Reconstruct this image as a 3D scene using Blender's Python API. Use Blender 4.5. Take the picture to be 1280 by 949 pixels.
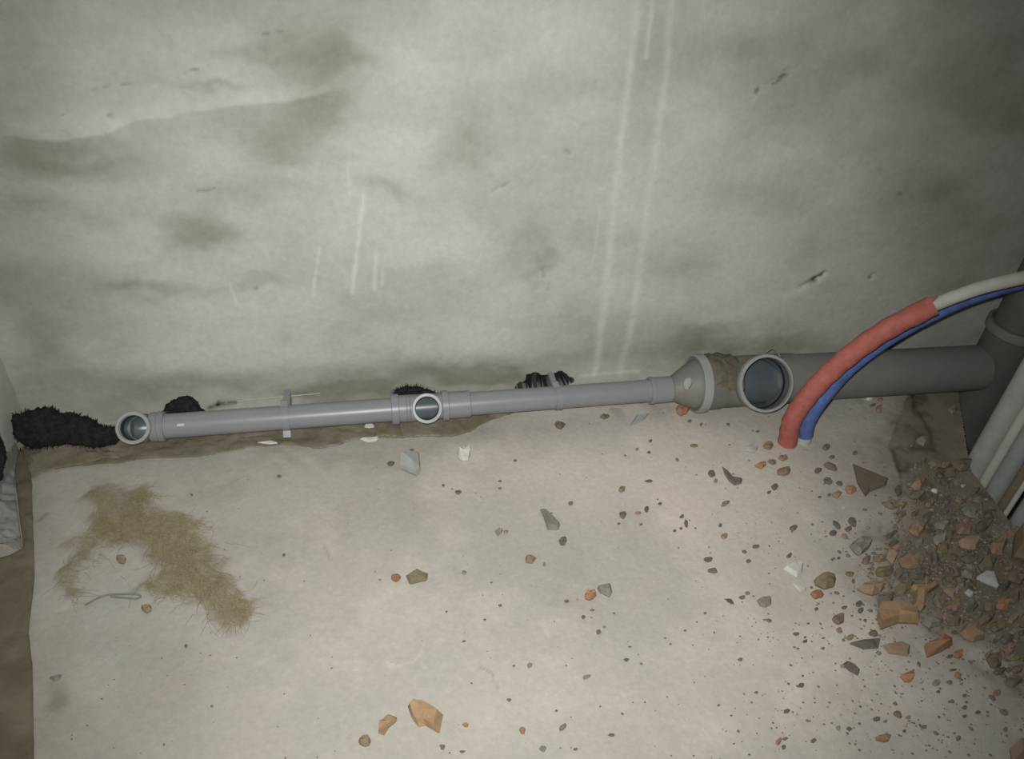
import bpy, bmesh, math, random
import numpy as np
from mathutils import Vector, Matrix

for o in list(bpy.data.objects):
    bpy.data.objects.remove(o)
scene = bpy.context.scene
col = scene.collection
random.seed(7)
rng = np.random.default_rng(11)

# ------------------------------------------------------------------ camera
IW, IH, F = 1280, 949, 1000.0                     # photograph size, focal length in pixels
CX, CY = IW / 2, IH / 2

def camera_axes(vpd, slope, yref):
    d = np.array([vpd[0] - CX, -(vpd[1] - CY), -F]); d /= np.linalg.norm(d)
    up = -d
    p1 = np.array([-500, -(yref - slope * 500 - CY), -F])
    p2 = np.array([500, -(yref + slope * 500 - CY), -F])
    X = np.cross(np.cross(p1, p2), up); X /= np.linalg.norm(X)
    if X[0] < 0: X = -X
    return np.stack([X, np.cross(up, X), up])     # rows: world axes in camera coordinates

RW = camera_axes((545, 1750), -0.068, 506)
CAM = np.array([0.0, -1.353, 1.157])

cam_data = bpy.data.cameras.new('camera')
cam_data.sensor_fit = 'HORIZONTAL'; cam_data.sensor_width = 36.0
cam_data.lens = 36.0 * F / IW
cam_data.clip_start = 0.02
cam = bpy.data.objects.new('camera', cam_data); col.objects.link(cam)
m = Matrix.Identity(4)
for i in range(3):
    for j in range(3): m[i][j] = RW[i][j]
    m[i][3] = CAM[i]
cam.matrix_world = m
scene.camera = cam

# ------------------------------------------------------------------ light: the phone's flash, next to the lens, in a dark room
world = bpy.data.worlds.new('world'); scene.world = world; world.use_nodes = True
world.node_tree.nodes['Background'].inputs[0].default_value = (0.95, 1.0, 0.98, 1)
world.node_tree.nodes['Background'].inputs[1].default_value = 0.03

fl = bpy.data.lights.new('flash', 'SPOT')
fl.energy = 91; fl.color = (0.99, 0.995, 0.945); fl.shadow_soft_size = 0.012
fl.spot_size = math.radians(100); fl.spot_blend = 1.0
flash = bpy.data.objects.new('flash', fl); col.objects.link(flash)
flash.location = CAM + RW @ np.array([-0.02, 0.035, 0.0])
def pix_ray(px, py): return RW @ np.array([px - CX, -(py - CY), -F]) / F
flash.rotation_euler = Vector(pix_ray(605, 530)).to_track_quat('-Z', 'Y').to_euler()

vs = scene.view_settings
vs.view_transform = 'Standard'; vs.look = 'None'; vs.gamma = 1.0; vs.use_curve_mapping = False
vs.exposure = 0.0

# ------------------------------------------------------------------ survey helpers: photograph pixel -> point on a real plane of the room
def hit(px, py, axis, val):
    r = pix_ray(px, py); return CAM + r * ((val - CAM[axis]) / r[axis])
def on_floor(px, py, z=0.0): return hit(px, py, 2, z)
def on_wall(px, py, y=0.0): return hit(px, py, 1, y)
def to_pix(P):
    c = RW.T @ (np.asarray(P, float) - CAM)
    return CX + F * c[0] / -c[2], CY - F * c[1] / -c[2]
def to_pix_many(P):
    c = (P - CAM) @ RW
    return CX + F * c[:, 0] / -c[:, 2], CY - F * c[:, 1] / -c[:, 2]

# ------------------------------------------------------------------ numpy value noise
def vnoise(x, y, seed=0):
    r = np.random.default_rng(seed); T = r.random((128, 128))
    xi = np.floor(x).astype(int); yi = np.floor(y).astype(int)
    fx = x - xi; fy = y - yi
    fx = fx * fx * (3 - 2 * fx); fy = fy * fy * (3 - 2 * fy)
    a = T[xi % 128, yi % 128]; b = T[(xi + 1) % 128, yi % 128]
    c = T[xi % 128, (yi + 1) % 128]; d = T[(xi + 1) % 128, (yi + 1) % 128]
    return (a * (1 - fx) + b * fx) * (1 - fy) + (c * (1 - fx) + d * fx) * fy
def fbm(x, y, seed=0, octs=4):
    s = 0; a = 0.5; t = 0
    for k in range(octs):
        s = s + a * vnoise(x * 2 ** k + 17.3 * k, y * 2 ** k + 5.1 * k, seed + k); t += a; a *= 0.55
    return s / t
def seg_dist(u, v, pts):
    best = np.full(u.shape, 1e9)
    for (a, b), (c, d) in zip(pts[:-1], pts[1:]):
        L = (c - a) ** 2 + (d - b) ** 2 + 1e-9
        t = np.clip(((u - a) * (c - a) + (v - b) * (d - b)) / L, 0, 1)
        best = np.minimum(best, np.hypot(u - a - t * (c - a), v - b - t * (d - b)))
    return best
def in_poly(u, v, poly):
    ins = np.zeros(u.shape, bool); n = len(poly)
    for i in range(n):
        x1, y1 = poly[i]; x2, y2 = poly[(i + 1) % n]
        if y1 == y2: continue
        c = ((y1 > v) != (y2 > v)) & (u < (x2 - x1) * (v - y1) / (y2 - y1) + x1)
        ins ^= c
    return ins
def sstep(e0, e1, x):
    t = np.clip((x - e0) / (e1 - e0), 0, 1); return t * t * (3 - 2 * t)

# ------------------------------------------------------------------ materials
def nodes_of(name):
    mt = bpy.data.materials.new(name); mt.use_nodes = True
    nt = mt.node_tree
    return mt, nt, nt.nodes['Principled BSDF']
def mix(nt, fac, a, b, blend='MIX'):
    n = nt.nodes.new('ShaderNodeMix'); n.data_type = 'RGBA'; n.blend_type = blend
    for sock, v in ((n.inputs[0], fac), (n.inputs[6], a), (n.inputs[7], b)):
        if hasattr(v, 'is_output'): nt.links.new(v, sock)
        elif isinstance(v, (tuple, list)): sock.default_value = (*v, 1)
        else: sock.default_value = v
    return n.outputs[2]
def noise(nt, scale, detail=4, rough=0.6, coord=None):
    n = nt.nodes.new('ShaderNodeTexNoise'); n.inputs['Scale'].default_value = scale
    n.inputs['Detail'].default_value = detail; n.inputs['Roughness'].default_value = rough
    if coord is None:
        tc = nt.nodes.new('ShaderNodeTexCoord'); coord = tc.outputs['Object']
    nt.links.new(coord, n.inputs['Vector'])
    return n.outputs['Fac']
def ramp(nt, fac, stops):
    n = nt.nodes.new('ShaderNodeValToRGB'); nt.links.new(fac, n.inputs[0])
    el = n.color_ramp.elements
    while len(el) < len(stops): el.new(0.5)
    for e, (p, c) in zip(el, stops): e.position = p; e.color = (*c, 1) if isinstance(c, tuple) else (c, c, c, 1)
    return n.outputs[0]
def bump(nt, bsdf, h, strength, dist):
    b = nt.nodes.new('ShaderNodeBump'); b.inputs['Strength'].default_value = strength
    b.inputs['Distance'].default_value = dist
    nt.links.new(h, b.inputs['Height']); nt.links.new(b.outputs[0], bsdf.inputs['Normal'])

def surface_mat(name, base, base2, damp_shade, lime_light, soil_dark, coarse, fine, bstr=0.4):
    """stained mineral surface; stain and painted light masks come from the mesh (red damp, green lime, blue soil)"""
    mt, nt, bs = nodes_of(name)
    at = nt.nodes.new('ShaderNodeAttribute'); at.attribute_name = 'stains'
    sp = nt.nodes.new('ShaderNodeSeparateColor'); nt.links.new(at.outputs['Color'], sp.inputs[0])
    c = mix(nt, ramp(nt, noise(nt, coarse, 5), [(0.35, 0.0), (0.65, 1.0)]), base, base2)
    c = mix(nt, sp.outputs[0], c, damp_shade)
    c = mix(nt, sp.outputs[1], c, lime_light)
    c = mix(nt, sp.outputs[2], c, soil_dark)
    c = mix(nt, 0.55, c, ramp(nt, noise(nt, fine, 6, 0.7), [(0.3, 0.72), (0.7, 1.0)]), 'MULTIPLY')
    nt.links.new(c, bs.inputs['Base Color'])
    bs.inputs['Roughness'].default_value = 0.92; bs.inputs['Specular IOR Level'].default_value = 0.15
    bump(nt, bs, noise(nt, fine * 0.6, 6, 0.65), bstr, 0.004)
    return mt
M = {}
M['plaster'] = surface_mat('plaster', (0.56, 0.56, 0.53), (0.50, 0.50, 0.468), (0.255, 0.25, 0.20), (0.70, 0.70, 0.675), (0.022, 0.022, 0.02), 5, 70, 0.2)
M['screed'] = surface_mat('screed', (0.50, 0.466, 0.415), (0.46, 0.44, 0.40), (0.20, 0.175, 0.13), (0.70, 0.635, 0.57), (0.05, 0.042, 0.034), 6, 90, 0.35)

def dirty(name, c1, c2, scale=40, rough=0.85, spec=0.25, vary=0.25, bstr=0.5, bdist=0.002, lo=0.35, hi=0.65, dust=0.0):
    mt, nt, bs = nodes_of(name)
    c = mix(nt, ramp(nt, noise(nt, scale, 5, 0.65), [(lo, 0.0), (hi, 1.0)]), c1, c2)
    if dust:      # cement dust caked on in patches
        c = mix(nt, ramp(nt, noise(nt, scale * 1.7, 6, 0.7), [(0.3, 0.1), (0.7, dust)]), c, (0.29, 0.25, 0.195))
    if vary:
        oi = nt.nodes.new('ShaderNodeObjectInfo')
        c = mix(nt, vary, c, ramp(nt, oi.outputs['Random'], [(0, 0.35), (1, 1.0)]), 'MULTIPLY')
    nt.links.new(c, bs.inputs['Base Color'])
    bs.inputs['Roughness'].default_value = rough; bs.inputs['Specular IOR Level'].default_value = spec
    if bstr: bump(nt, bs, noise(nt, scale * 3, 5, 0.6), bstr, bdist)
    return mt
M['brick'] = dirty('brick', (0.48, 0.215, 0.105), (0.35, 0.18, 0.10), 60, dust=0.45)
M['brick_dusty'] = dirty('brick_dusty', (0.40, 0.22, 0.12), (0.24, 0.18, 0.115), 50, dust=0.7)
M['brick_pink'] = dirty('brick_pink', (0.42, 0.22, 0.15), (0.30, 0.22, 0.165), 60, dust=0.65)
M['tan'] = dirty('tan', (0.46, 0.30, 0.165), (0.36, 0.21, 0.11), 60, dust=0.4)
M['stone_dark'] = dirty('stone_dark', (0.115, 0.108, 0.095), (0.165, 0.15, 0.13), 70, dust=0.35)
M['stone_brown'] = dirty('stone_brown', (0.20, 0.15, 0.105), (0.14, 0.115, 0.085), 70, dust=0.5)
M['stone_grey'] = dirty('stone_grey', (0.22, 0.215, 0.20), (0.30, 0.285, 0.26), 60, dust=0.55)
M['stone_olive'] = dirty('stone_olive', (0.18, 0.155, 0.095), (0.26, 0.20, 0.11), 45, dust=0.45)
M['plaster_pale'] = dirty('plaster_pale', (0.47, 0.48, 0.47), (0.40, 0.405, 0.39), 60, vary=0.15)
M['white_bit'] = dirty('white_bit', (0.66, 0.65, 0.61), (0.55, 0.54, 0.5), 60, vary=0.1)
M['grey_block'] = dirty('grey_block', (0.38, 0.395, 0.38), (0.33, 0.34, 0.325), 60, vary=0.0)
M['pvc'] = dirty('pvc', (0.235, 0.24, 0.27), (0.255, 0.255, 0.27), 18, rough=0.36, spec=0.45, vary=0, bstr=0.05, bdist=0.001)
M['pvc_big'] = dirty('pvc_big', (0.165, 0.168, 0.168), (0.205, 0.195, 0.172), 14, rough=0.55, spec=0.35, vary=0, bstr=0.08)
M['pvc_rim'] = dirty('pvc_rim', (0.34, 0.345, 0.345), (0.29, 0.295, 0.30), 25, rough=0.38, spec=0.45, vary=0, bstr=0)
M['pvc_stack'] = dirty('pvc_stack', (0.10, 0.098, 0.09), (0.13, 0.125, 0.11), 14, rough=0.6, spec=0.3, vary=0, bstr=0.1)
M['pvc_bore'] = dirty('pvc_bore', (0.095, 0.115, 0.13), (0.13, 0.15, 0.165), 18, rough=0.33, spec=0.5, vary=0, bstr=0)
M['rubber'] = dirty('rubber', (0.02, 0.02, 0.02), (0.03, 0.03, 0.03), 30, rough=0.6, vary=0, bstr=0)
M['mortar'] = dirty('mortar', (0.105, 0.095, 0.066), (0.165, 0.145, 0.105), 45, vary=0, bstr=0.9, bdist=0.004)
M['foam_red'] = dirty('foam_red', (0.45, 0.145, 0.12), (0.36, 0.105, 0.085), 55, rough=0.7, vary=0, bstr=0.4)
M['foam_blue'] = dirty('foam_blue', (0.10, 0.165, 0.42), (0.07, 0.11, 0.27), 55, rough=0.7, vary=0, bstr=0.4)
M['pipe_white'] = dirty('pipe_white', (0.50, 0.50, 0.46), (0.44, 0.44, 0.40), 30, rough=0.45, vary=0, bstr=0)
M['riser_grey'] = dirty('riser_grey', (0.44, 0.43, 0.415), (0.36, 0.355, 0.345), 22, rough=0.6, vary=0, bstr=0.1)
M['riser_dull'] = dirty('riser_dull', (0.34, 0.36, 0.35), (0.28, 0.29, 0.28), 22, rough=0.6, vary=0, bstr=0.1)
M['riser_brown'] = dirty('riser_brown', (0.22, 0.18, 0.13), (0.17, 0.14, 0.1), 30, rough=0.7, vary=0, bstr=0.1)
M['black_wad'] = dirty('black_wad', (0.012, 0.011, 0.013), (0.03, 0.027, 0.03), 90, rough=0.9, spec=0.2, vary=0, bstr=0.8, bdist=0.004)
M['wire'] = dirty('wire', (0.18, 0.18, 0.175), (0.26, 0.26, 0.25), 40, rough=0.45, vary=0, bstr=0)
M['cord'] = dirty('cord', (0.50, 0.50, 0.46), (0.42, 0.42, 0.38), 40, rough=0.8, vary=0, bstr=0)
M['dirt'] = dirty('dirt', (0.16, 0.135, 0.10), (0.24, 0.20, 0.15), 60, vary=0, bstr=0.8)
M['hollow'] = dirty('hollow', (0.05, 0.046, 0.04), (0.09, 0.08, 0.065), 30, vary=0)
M['fibre'] = dirty('fibre', (0.34, 0.29, 0.16), (0.26, 0.215, 0.115), 12, rough=0.8, vary=0, bstr=0)

def film_mat(name, c1, c2, alpha, rough=0.4, attr=None):
    mt, nt, bs = nodes_of(name)
    c = mix(nt, ramp(nt, noise(nt, 22, 5), [(0.35, 0.0), (0.65, 1.0)]), c1, c2)
    nt.links.new(c, bs.inputs['Base Color'])
    bs.inputs['Roughness'].default_value = rough; bs.inputs['Specular IOR Level'].default_value = 0.35
    tr = nt.nodes.new('ShaderNodeBsdfTransparent'); ms = nt.nodes.new('ShaderNodeMixShader')
    nt.links.new(tr.outputs[0], ms.inputs[1]); nt.links.new(bs.outputs[0], ms.inputs[2])
    nt.links.new(ms.outputs[0], nt.nodes['Material Output'].inputs['Surface'])
    if attr:
        at = nt.nodes.new('ShaderNodeAttribute'); at.attribute_name = attr
        n = ramp(nt, noise(nt, 45, 6, 0.7), [(0.3, 0.25), (0.7, 1.0)])
        mu = nt.nodes.new('ShaderNodeMath'); mu.operation = 'MULTIPLY'; mu.use_clamp = True
        nt.links.new(at.outputs['Fac'], mu.inputs[0]); nt.links.new(n, mu.inputs[1])
        mu2 = nt.nodes.new('ShaderNodeMath'); mu2.operation = 'MULTIPLY'; mu2.inputs[1].default_value = alpha
        nt.links.new(mu.outputs[0], mu2.inputs[0]); nt.links.new(mu2.outputs[0], ms.inputs[0])
    else:
        nt.links.new(ramp(nt, noise(nt, 14, 4), [(0.35, alpha - 0.28), (0.65, min(1.0, alpha + 0.2))]), ms.inputs[0])
    bump(nt, bs, noise(nt, 35, 4), 0.5, 0.006)
    return mt
M['film'] = film_mat('film', (0.30, 0.265, 0.19), (0.21, 0.18, 0.12), 0.55, 0.38)
M['film_dark'] = film_mat('film_dark', (0.20, 0.175, 0.125), (0.155, 0.13, 0.09), 0.95, 0.5)
M['film_clear'] = film_mat('film_clear', (0.42, 0.42, 0.41), (0.30, 0.30, 0.29), 0.6, 0.3)
M['fibre_mat'] = film_mat('fibre_mat', (0.31, 0.265, 0.145), (0.23, 0.19, 0.105), 0.68, 0.9, 'cover')

# ------------------------------------------------------------------ object helpers
def tag(o, label=None, cat=None, group=None, kind=None):
    if label: o['label'] = label
    if cat: o['category'] = cat
    if group: o['group'] = group
    if kind: o['kind'] = kind
    return o
def link_mesh(name, me, mat, parent=None, smooth=True, angle=35):
    me.name = name
    if mat: me.materials.append(M[mat] if isinstance(mat, str) else mat)
    if smooth:
        me.polygons.foreach_set('use_smooth', [True] * len(me.polygons))
        me.set_sharp_from_angle(angle=math.radians(angle))
    o = bpy.data.objects.new(name, me); col.objects.link(o)
    if parent: o.parent = parent
    return o
def pymesh(name, verts, faces, mat, parent=None, smooth=True, angle=35):
    me = bpy.data.meshes.new(name)
    me.from_pydata([tuple(map(float, v)) for v in verts], [], faces); me.update()
    return link_mesh(name, me, mat, parent, smooth, angle)
def empty(name, mat4):
    o = bpy.data.objects.new(name, None); col.objects.link(o)
    o.empty_display_size = 0.03; o.matrix_world = mat4
    return o

def lathe(profile, seg=44, loop=False):
    """profile of (t, r) turned about the X axis; loop=True closes the profile on itself (a tube)"""
    V, Fc = [], []
    rings = []
    for t, r in profile:
        if r < 1e-6: V.append((t, 0, 0)); rings.append([len(V) - 1])
        else:
            s = len(V)
            for k in range(seg):
                a = 2 * math.pi * k / seg; V.append((t, r * math.cos(a), r * math.sin(a)))
            rings.append(list(range(s, s + seg)))
    pairs = list(zip(rings[:-1], rings[1:]))
    if loop: pairs.append((rings[-1], rings[0]))
    for A, B in pairs:
        for k in range(seg):
            k2 = (k + 1) % seg
            if len(A) == 1: Fc.append((A[0], B[k], B[k2]))
            elif len(B) == 1: Fc.append((A[k], B[0], A[k2]))
            else: Fc.append((A[k], B[k], B[k2], A[k2]))
    return V, Fc
def tube_profile(t0, t1, ro, ri, ch=0.001):
    return [(t0 + ch, ro), (t1 - ch, ro), (t1, ro - ch), (t1, ri), (t0, ri), (t0, ro - ch)]
def fix_normals(me):
    bm = bmesh.new(); bm.from_mesh(me); bmesh.ops.recalc_face_normals(bm, faces=bm.faces); bm.to_mesh(me); bm.free()
def tmp_obj(VF, rot=None):
    me = bpy.data.meshes.new('tmp'); V, Fc = VF
    if rot is not None: V = [rot @ Vector(v) for v in V]
    me.from_pydata([tuple(v) for v in V], [], Fc); me.update(); fix_normals(me)
    o = bpy.data.objects.new('tmp', me); col.objects.link(o); return o
def boolean(base, ops):
    for o, op in ops:
        md = base.modifiers.new('b', 'BOOLEAN'); md.object = o; md.operation = op; md.solver = 'EXACT'
    bpy.context.view_layer.update()
    dg = bpy.context.evaluated_depsgraph_get()
    me = bpy.data.meshes.new_from_object(base.evaluated_get(dg))
    for o, _ in ops: bpy.data.objects.remove(o)
    bpy.data.objects.remove(base)
    return me
def sweep(path, radii, seg=14, caps=True):
    P = [Vector(p) for p in path]; V, Fc = [], []
    n = len(P)
    tang = [(P[min(i + 1, n - 1)] - P[max(i - 1, 0)]).normalized() for i in range(n)]
    ref = Vector((0, 0, 1)) if abs(tang[0].z) < 0.9 else Vector((1, 0, 0))
    nrm = (ref - tang[0] * ref.dot(tang[0])).normalized()
    for i in range(n):
        nrm = (nrm - tang[i] * nrm.dot(tang[i])).normalized(); b = tang[i].cross(nrm)
        r = radii[i] if hasattr(radii, '__len__') else radii
        for k in range(seg):
            a = 2 * math.pi * k / seg
            V.append(P[i] + (nrm * math.cos(a) + b * math.sin(a)) * r)
    for i in range(n - 1):
        for k in range(seg):
            k2 = (k + 1) % seg
            Fc.append((i * seg + k, i * seg + k2, (i + 1) * seg + k2, (i + 1) * seg + k))
    if caps:
        Fc.append(tuple(range(seg - 1, -1, -1))); Fc.append(tuple(range((n - 1) * seg, n * seg)))
    return V, Fc
def smooth_path(pts, n):
    pts = [np.asarray(p, float) for p in pts]; out = []
    P = [2 * pts[0] - pts[1]] + pts + [2 * pts[-1] - pts[-2]]
    for i in range(1, len(P) - 2):
        for k in range(n):
            t = k / n; a, b, c, d = P[i - 1], P[i], P[i + 1], P[i + 2]
            out.append(0.5 * (2 * b + (c - a) * t + (2 * a - 5 * b + 4 * c - d) * t * t + (3 * b - a - 3 * c + d) * t ** 3))
    out.append(pts[-1]); return out
def frame_x(origin, direction):
    x = Vector(direction).normalized(); z = Vector((0, 0, 1)); y = z.cross(x).normalized(); z = x.cross(y)
    return Matrix(((x.x, y.x, z.x, origin[0]), (x.y, y.y, z.y, origin[1]), (x.z, y.z, z.z, origin[2]), (0, 0, 0, 1)))
def set_stains(me, rgb):
    at = me.attributes.new('stains', 'FLOAT_COLOR', 'POINT')
    a = np.ones((len(rgb), 4), np.float32); a[:, :3] = np.clip(rgb, 0, 1)
    at.data.foreach_set('color', a.ravel())

# ------------------------------------------------------------------ the room
WY = 0.026                                       # plane of the back wall
XL, XR = -0.700, 1.66
YB = -2.4; ZC = 2.5
def grid(xs, ys):
    X, Y = np.meshgrid(xs, ys, indexing='ij'); nx, ny = len(xs), len(ys)
    idx = np.arange(nx * ny).reshape(nx, ny)
    f = np.stack([idx[:-1, :-1], idx[1:, :-1], idx[1:, 1:], idx[:-1, 1:]], -1).reshape(-1, 4)
    return X.ravel(), Y.ravel(), f

# back wall
xs = np.arange(XL, XR + 0.001, 0.004)
zs = np.concatenate([np.arange(-0.12, 0.96, 0.004), np.linspace(1.0, ZC, 20)])
wx, wz, wf = grid(xs, zs)
u, v = to_pix_many(np.stack([wx, 0 * wx + WY, wz], 1))
w1 = (fbm(wx * 9, wz * 14, 3) - 0.5); w2 = (fbm(wx * 9, wz * 14, 9) - 0.5)
uu = u + w1 * 90; vv = v + w2 * 60
damp_shade = 0.42 * sstep(0.42, 0.8, fbm(wx * 3.6, wz * 6, 21, 4))
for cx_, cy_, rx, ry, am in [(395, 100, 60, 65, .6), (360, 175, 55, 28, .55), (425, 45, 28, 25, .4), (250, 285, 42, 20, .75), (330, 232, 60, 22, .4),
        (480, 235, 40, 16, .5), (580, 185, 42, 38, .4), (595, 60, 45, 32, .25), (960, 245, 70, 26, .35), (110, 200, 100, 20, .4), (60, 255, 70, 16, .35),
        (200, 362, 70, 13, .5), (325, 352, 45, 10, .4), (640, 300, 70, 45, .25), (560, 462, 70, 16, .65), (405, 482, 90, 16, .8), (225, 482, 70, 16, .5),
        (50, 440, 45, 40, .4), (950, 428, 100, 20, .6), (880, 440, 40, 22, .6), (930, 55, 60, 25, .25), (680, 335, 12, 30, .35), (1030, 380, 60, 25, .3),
        (20, 300, 70, 160, .4), (20, 60, 60, 80, .25), (1160, 270, 100, 130, .6), (1240, 80, 100, 120, .4), (1180, 120, 120, 60, .25), (300, 60, 60, 10, .4), (250, 105, 50, 6, .4), (620, 470, 40, 8, .5)]:  # blobs at the left and right edges paint the flash's falloff into the plaster
    damp_shade = damp_shade + 0.95 * am * np.exp(-((uu - cx_) / rx) ** 2 - ((vv - cy_) / ry) ** 2)
# one long trowel stroke: lighter plaster above it, darker below
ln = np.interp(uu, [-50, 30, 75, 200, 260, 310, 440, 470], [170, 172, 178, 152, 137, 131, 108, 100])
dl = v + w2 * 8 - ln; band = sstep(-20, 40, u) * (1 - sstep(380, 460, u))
damp_shade = damp_shade + 0.28 * band * sstep(-1.5, 2.5, dl) * (1 - sstep(10, 70, dl))
damp_shade = damp_shade + 0.35 * sstep(0.05, 0.0, wz - 0.09 + w1 * 0.08) * 0.8
lime_light = 0.22 * sstep(0.5, 0.8, fbm(wx * 4, wz * 5, 33, 4)) + 0.22 * band * sstep(-28, -2, dl) * (1 - sstep(-2, 1, dl))
for cx_, cy_, rx, ry, am in [(490, 110, 65, 100, .35), (700, 60, 70, 60, .2), (560, 300, 50, 40, .25), (690, 180, 90, 60, .2), (120, 165, 70, 14, .4), (300, 390, 120, 16, .2), (500, 420, 60, 20, .2)]:
    lime_light = lime_light + am * np.exp(-((uu - cx_) / rx) ** 2 - ((vv - cy_) / ry) ** 2)
dn = 0.45 + 0.75 * fbm(wx * 60, wz * 18, 51)
for pts, wd, am in [
        ([(799, -14), (782, 130), (768, 260), (757, 370), (744, 468)], 5.0, .5), ([(841, -14), (836, 60), (822, 170), (806, 290), (790, 400), (776, 466)], 4.6, .42),
        ([(817, -10), (808, 72)], 2.5, .5), ([(454, 245), (447, 310), (440, 366)], 2.6, .75), ([(436, 205), (436, 248)], 1.8, .5), ([(470, 315), (468, 362)], 2.3, .7),
        ([(479, 335), (477, 358)], 1.8, .4), ([(399, 310), (392, 368)], 1.8, .55), ([(287, 355), (295, 378)], 1.8, .6), ([(752, 262), (739, 335)], 1.5, .4), ([(512, 410), (510, 440)], 1.8, .35),
        ([(725, 470), (800, 463)], 2.0, .5), ([(983, 372), (1003, 360)], 4, .4), ([(1082, 350), (1090, 346)], 3, .3)]:
    lime_light = lime_light + am * dn * np.exp(-(seg_dist(u + w1 * 5, v, pts) / wd) ** 2)
soil_dark = np.zeros_like(wx); deep = np.zeros_like(wx)
for pts, wd, am, dp in [([(962, 103), (975, 97), (993, 85)], 3.5, .75, .002), ([(947, 113), (953, 104)], 2.5, .7, .002), ([(1003, 359), (1014, 354)], 3, .35, .003), ([(1014, 353), (1027, 346)], 3.0, .9, .006),
        ([(1088, 347), (1092, 343)], 2.2, .8, .003), ([(232, 90), (244, 87)], 2, .45, .001), ([(76, 146), (84, 145)], 2.5, .4, .001), ([(134, 147), (140, 147)], 2.5, .4, .001),
        ([(115, 113), (170, 104)], 1.5, .35, .001), ([(330, 41), (354, 39)], 1.6, .4, .001), ([(245, 237), (272, 233)], 1.6, .4, .001), ([(675, 330), (690, 360)], 2, .3, .002), ([(615, 240), (640, 226)], 2, .3, .002),
        ([(1125, 241), (1130, 242)], 2.2, .5, .001), ([(708, 187), (711, 188)], 3, .35, .001), ([(318, 360), (319, 361)], 2, .4, 0), ([(255, 512), (272, 508), (300, 508)], 3, .75, .002), ([(266, 508), (268, 505)], 2.5, .6, 0)]:
    g = np.exp(-(seg_dist(u + w1 * 20, v + w2 * 14, pts) / wd) ** 2); soil_dark = soil_dark + am * 0.9 * g * sstep(0.40, 0.60, fbm(wx * 75, wz * 75, 45, 2)); deep = deep + dp * g
hn1 = (fbm(wx * 45, wz * 45, 55, 3) - 0.5) * 22; hn2 = (fbm(wx * 45, wz * 45, 57, 3) - 0.5) * 12
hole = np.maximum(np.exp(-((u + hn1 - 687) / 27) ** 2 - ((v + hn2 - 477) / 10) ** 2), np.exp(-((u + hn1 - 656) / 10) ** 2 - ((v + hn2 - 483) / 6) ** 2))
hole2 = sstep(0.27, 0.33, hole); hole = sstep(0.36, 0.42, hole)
soil_dark = soil_dark + hole2 * (1.0 - 0.12 * sstep(0.55, 0.7, fbm(wx * 90, wz * 90, 61, 2))); deep = deep + 0.045 * hole  # hole's inside and a rim around it coloured near black
yd = deep + 0.004 * (fbm(wx * 3, wz * 4, 71) - 0.5) + 0.0025 * (fbm(wx * 14, wz * 20, 75) - 0.5)
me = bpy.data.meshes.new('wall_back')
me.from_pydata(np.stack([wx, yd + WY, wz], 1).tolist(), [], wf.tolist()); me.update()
set_stains(me, np.stack([damp_shade, lime_light, soil_dark], 1))
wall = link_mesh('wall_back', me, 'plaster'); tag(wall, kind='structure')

def slab(name, x0, x1, y0, y1, z0, z1, mat):
    V = [(x, y, z) for x in (x0, x1) for y in (y0, y1) for z in (z0, z1)]
    Fc = [(0, 1, 3, 2), (4, 6, 7, 5), (0, 4, 5, 1), (2, 3, 7, 6), (0, 2, 6, 4), (1, 5, 7, 3)]
    o = pymesh(name, V, Fc, mat, smooth=False); tag(o, kind='structure')
    set_stains(o.data, np.zeros((8, 3))); return o
slab('wall_left', XL - 0.12, XL, YB, WY, -0.15, ZC, 'plaster')
slab('wall_right', XR, XR + 0.12, YB, WY, -0.15, ZC, 'plaster')
slab('ceiling', XL, XR, YB, WY, ZC, ZC + 0.1, 'plaster')

# floor: screed slab with a broken shaft in the right corner and a gap in the left corner
E0, E1, E2 = on_floor(1197, 487), on_floor(1213, 586), on_floor(1263, 653)
edge_y = [E2[1], E1[1], E0[1], WY]; edge_x = [E2[0], E1[0], E0[0], E0[0] + 0.01]
SY = E2[1]
G0, G1, G2 = on_floor(24, 556), on_floor(22, 590), on_floor(16, 625)
fxs = np.arange(XL, XR + 0.001, 0.004); fys = np.concatenate([np.linspace(YB, -1.05, 16), np.arange(-1.04, WY + 0.003, 0.004)])
fx, fy, ff = grid(fxs, fys)
ex = np.interp(fy, edge_y, edge_x) + 0.004 * (fbm(fy * 40, fy * 0, 5) - 0.5)
gl = np.interp(fy, [G2[1], G1[1], G0[1], WY], [G2[0], G1[0], G0[0], G0[0]]) + 0.006 * (fbm(fy * 50, fy * 0, 8) - 0.5)
inr = fy > SY; inl = fy > G2[1]
fx = np.where(inr & (np.abs(fx - ex) <= 0.002), ex, fx); fx = np.where(inl & (np.abs(fx - gl) <= 0.002), gl, fx)
cxm = fx[ff].mean(1); cym = fy[ff].mean(1)
exm = np.interp(cym, edge_y, edge_x); glm = np.interp(cym, [G2[1], G1[1], G0[1], WY], [G2[0], G1[0], G0[0], G0[0]])
keep = ~((cym > SY) & (cxm > exm)) & ~((cym > G2[1]) & (cxm < glm))
ff = ff[keep]
u, v = to_pix_many(np.stack([fx, fy, 0 * fx], 1))
w1 = fbm(fx * 10, fy * 10, 103) - 0.5; w2 = fbm(fx * 10, fy * 10, 109) - 0.5
uu = u + w1 * 80; vv = v + w2 * 60
damp_shade = 0.2 * sstep(0.5, 0.8, fbm(fx * 6, fy * 6, 121, 5)) + 0.10 * sstep(420, 60, u)
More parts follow.
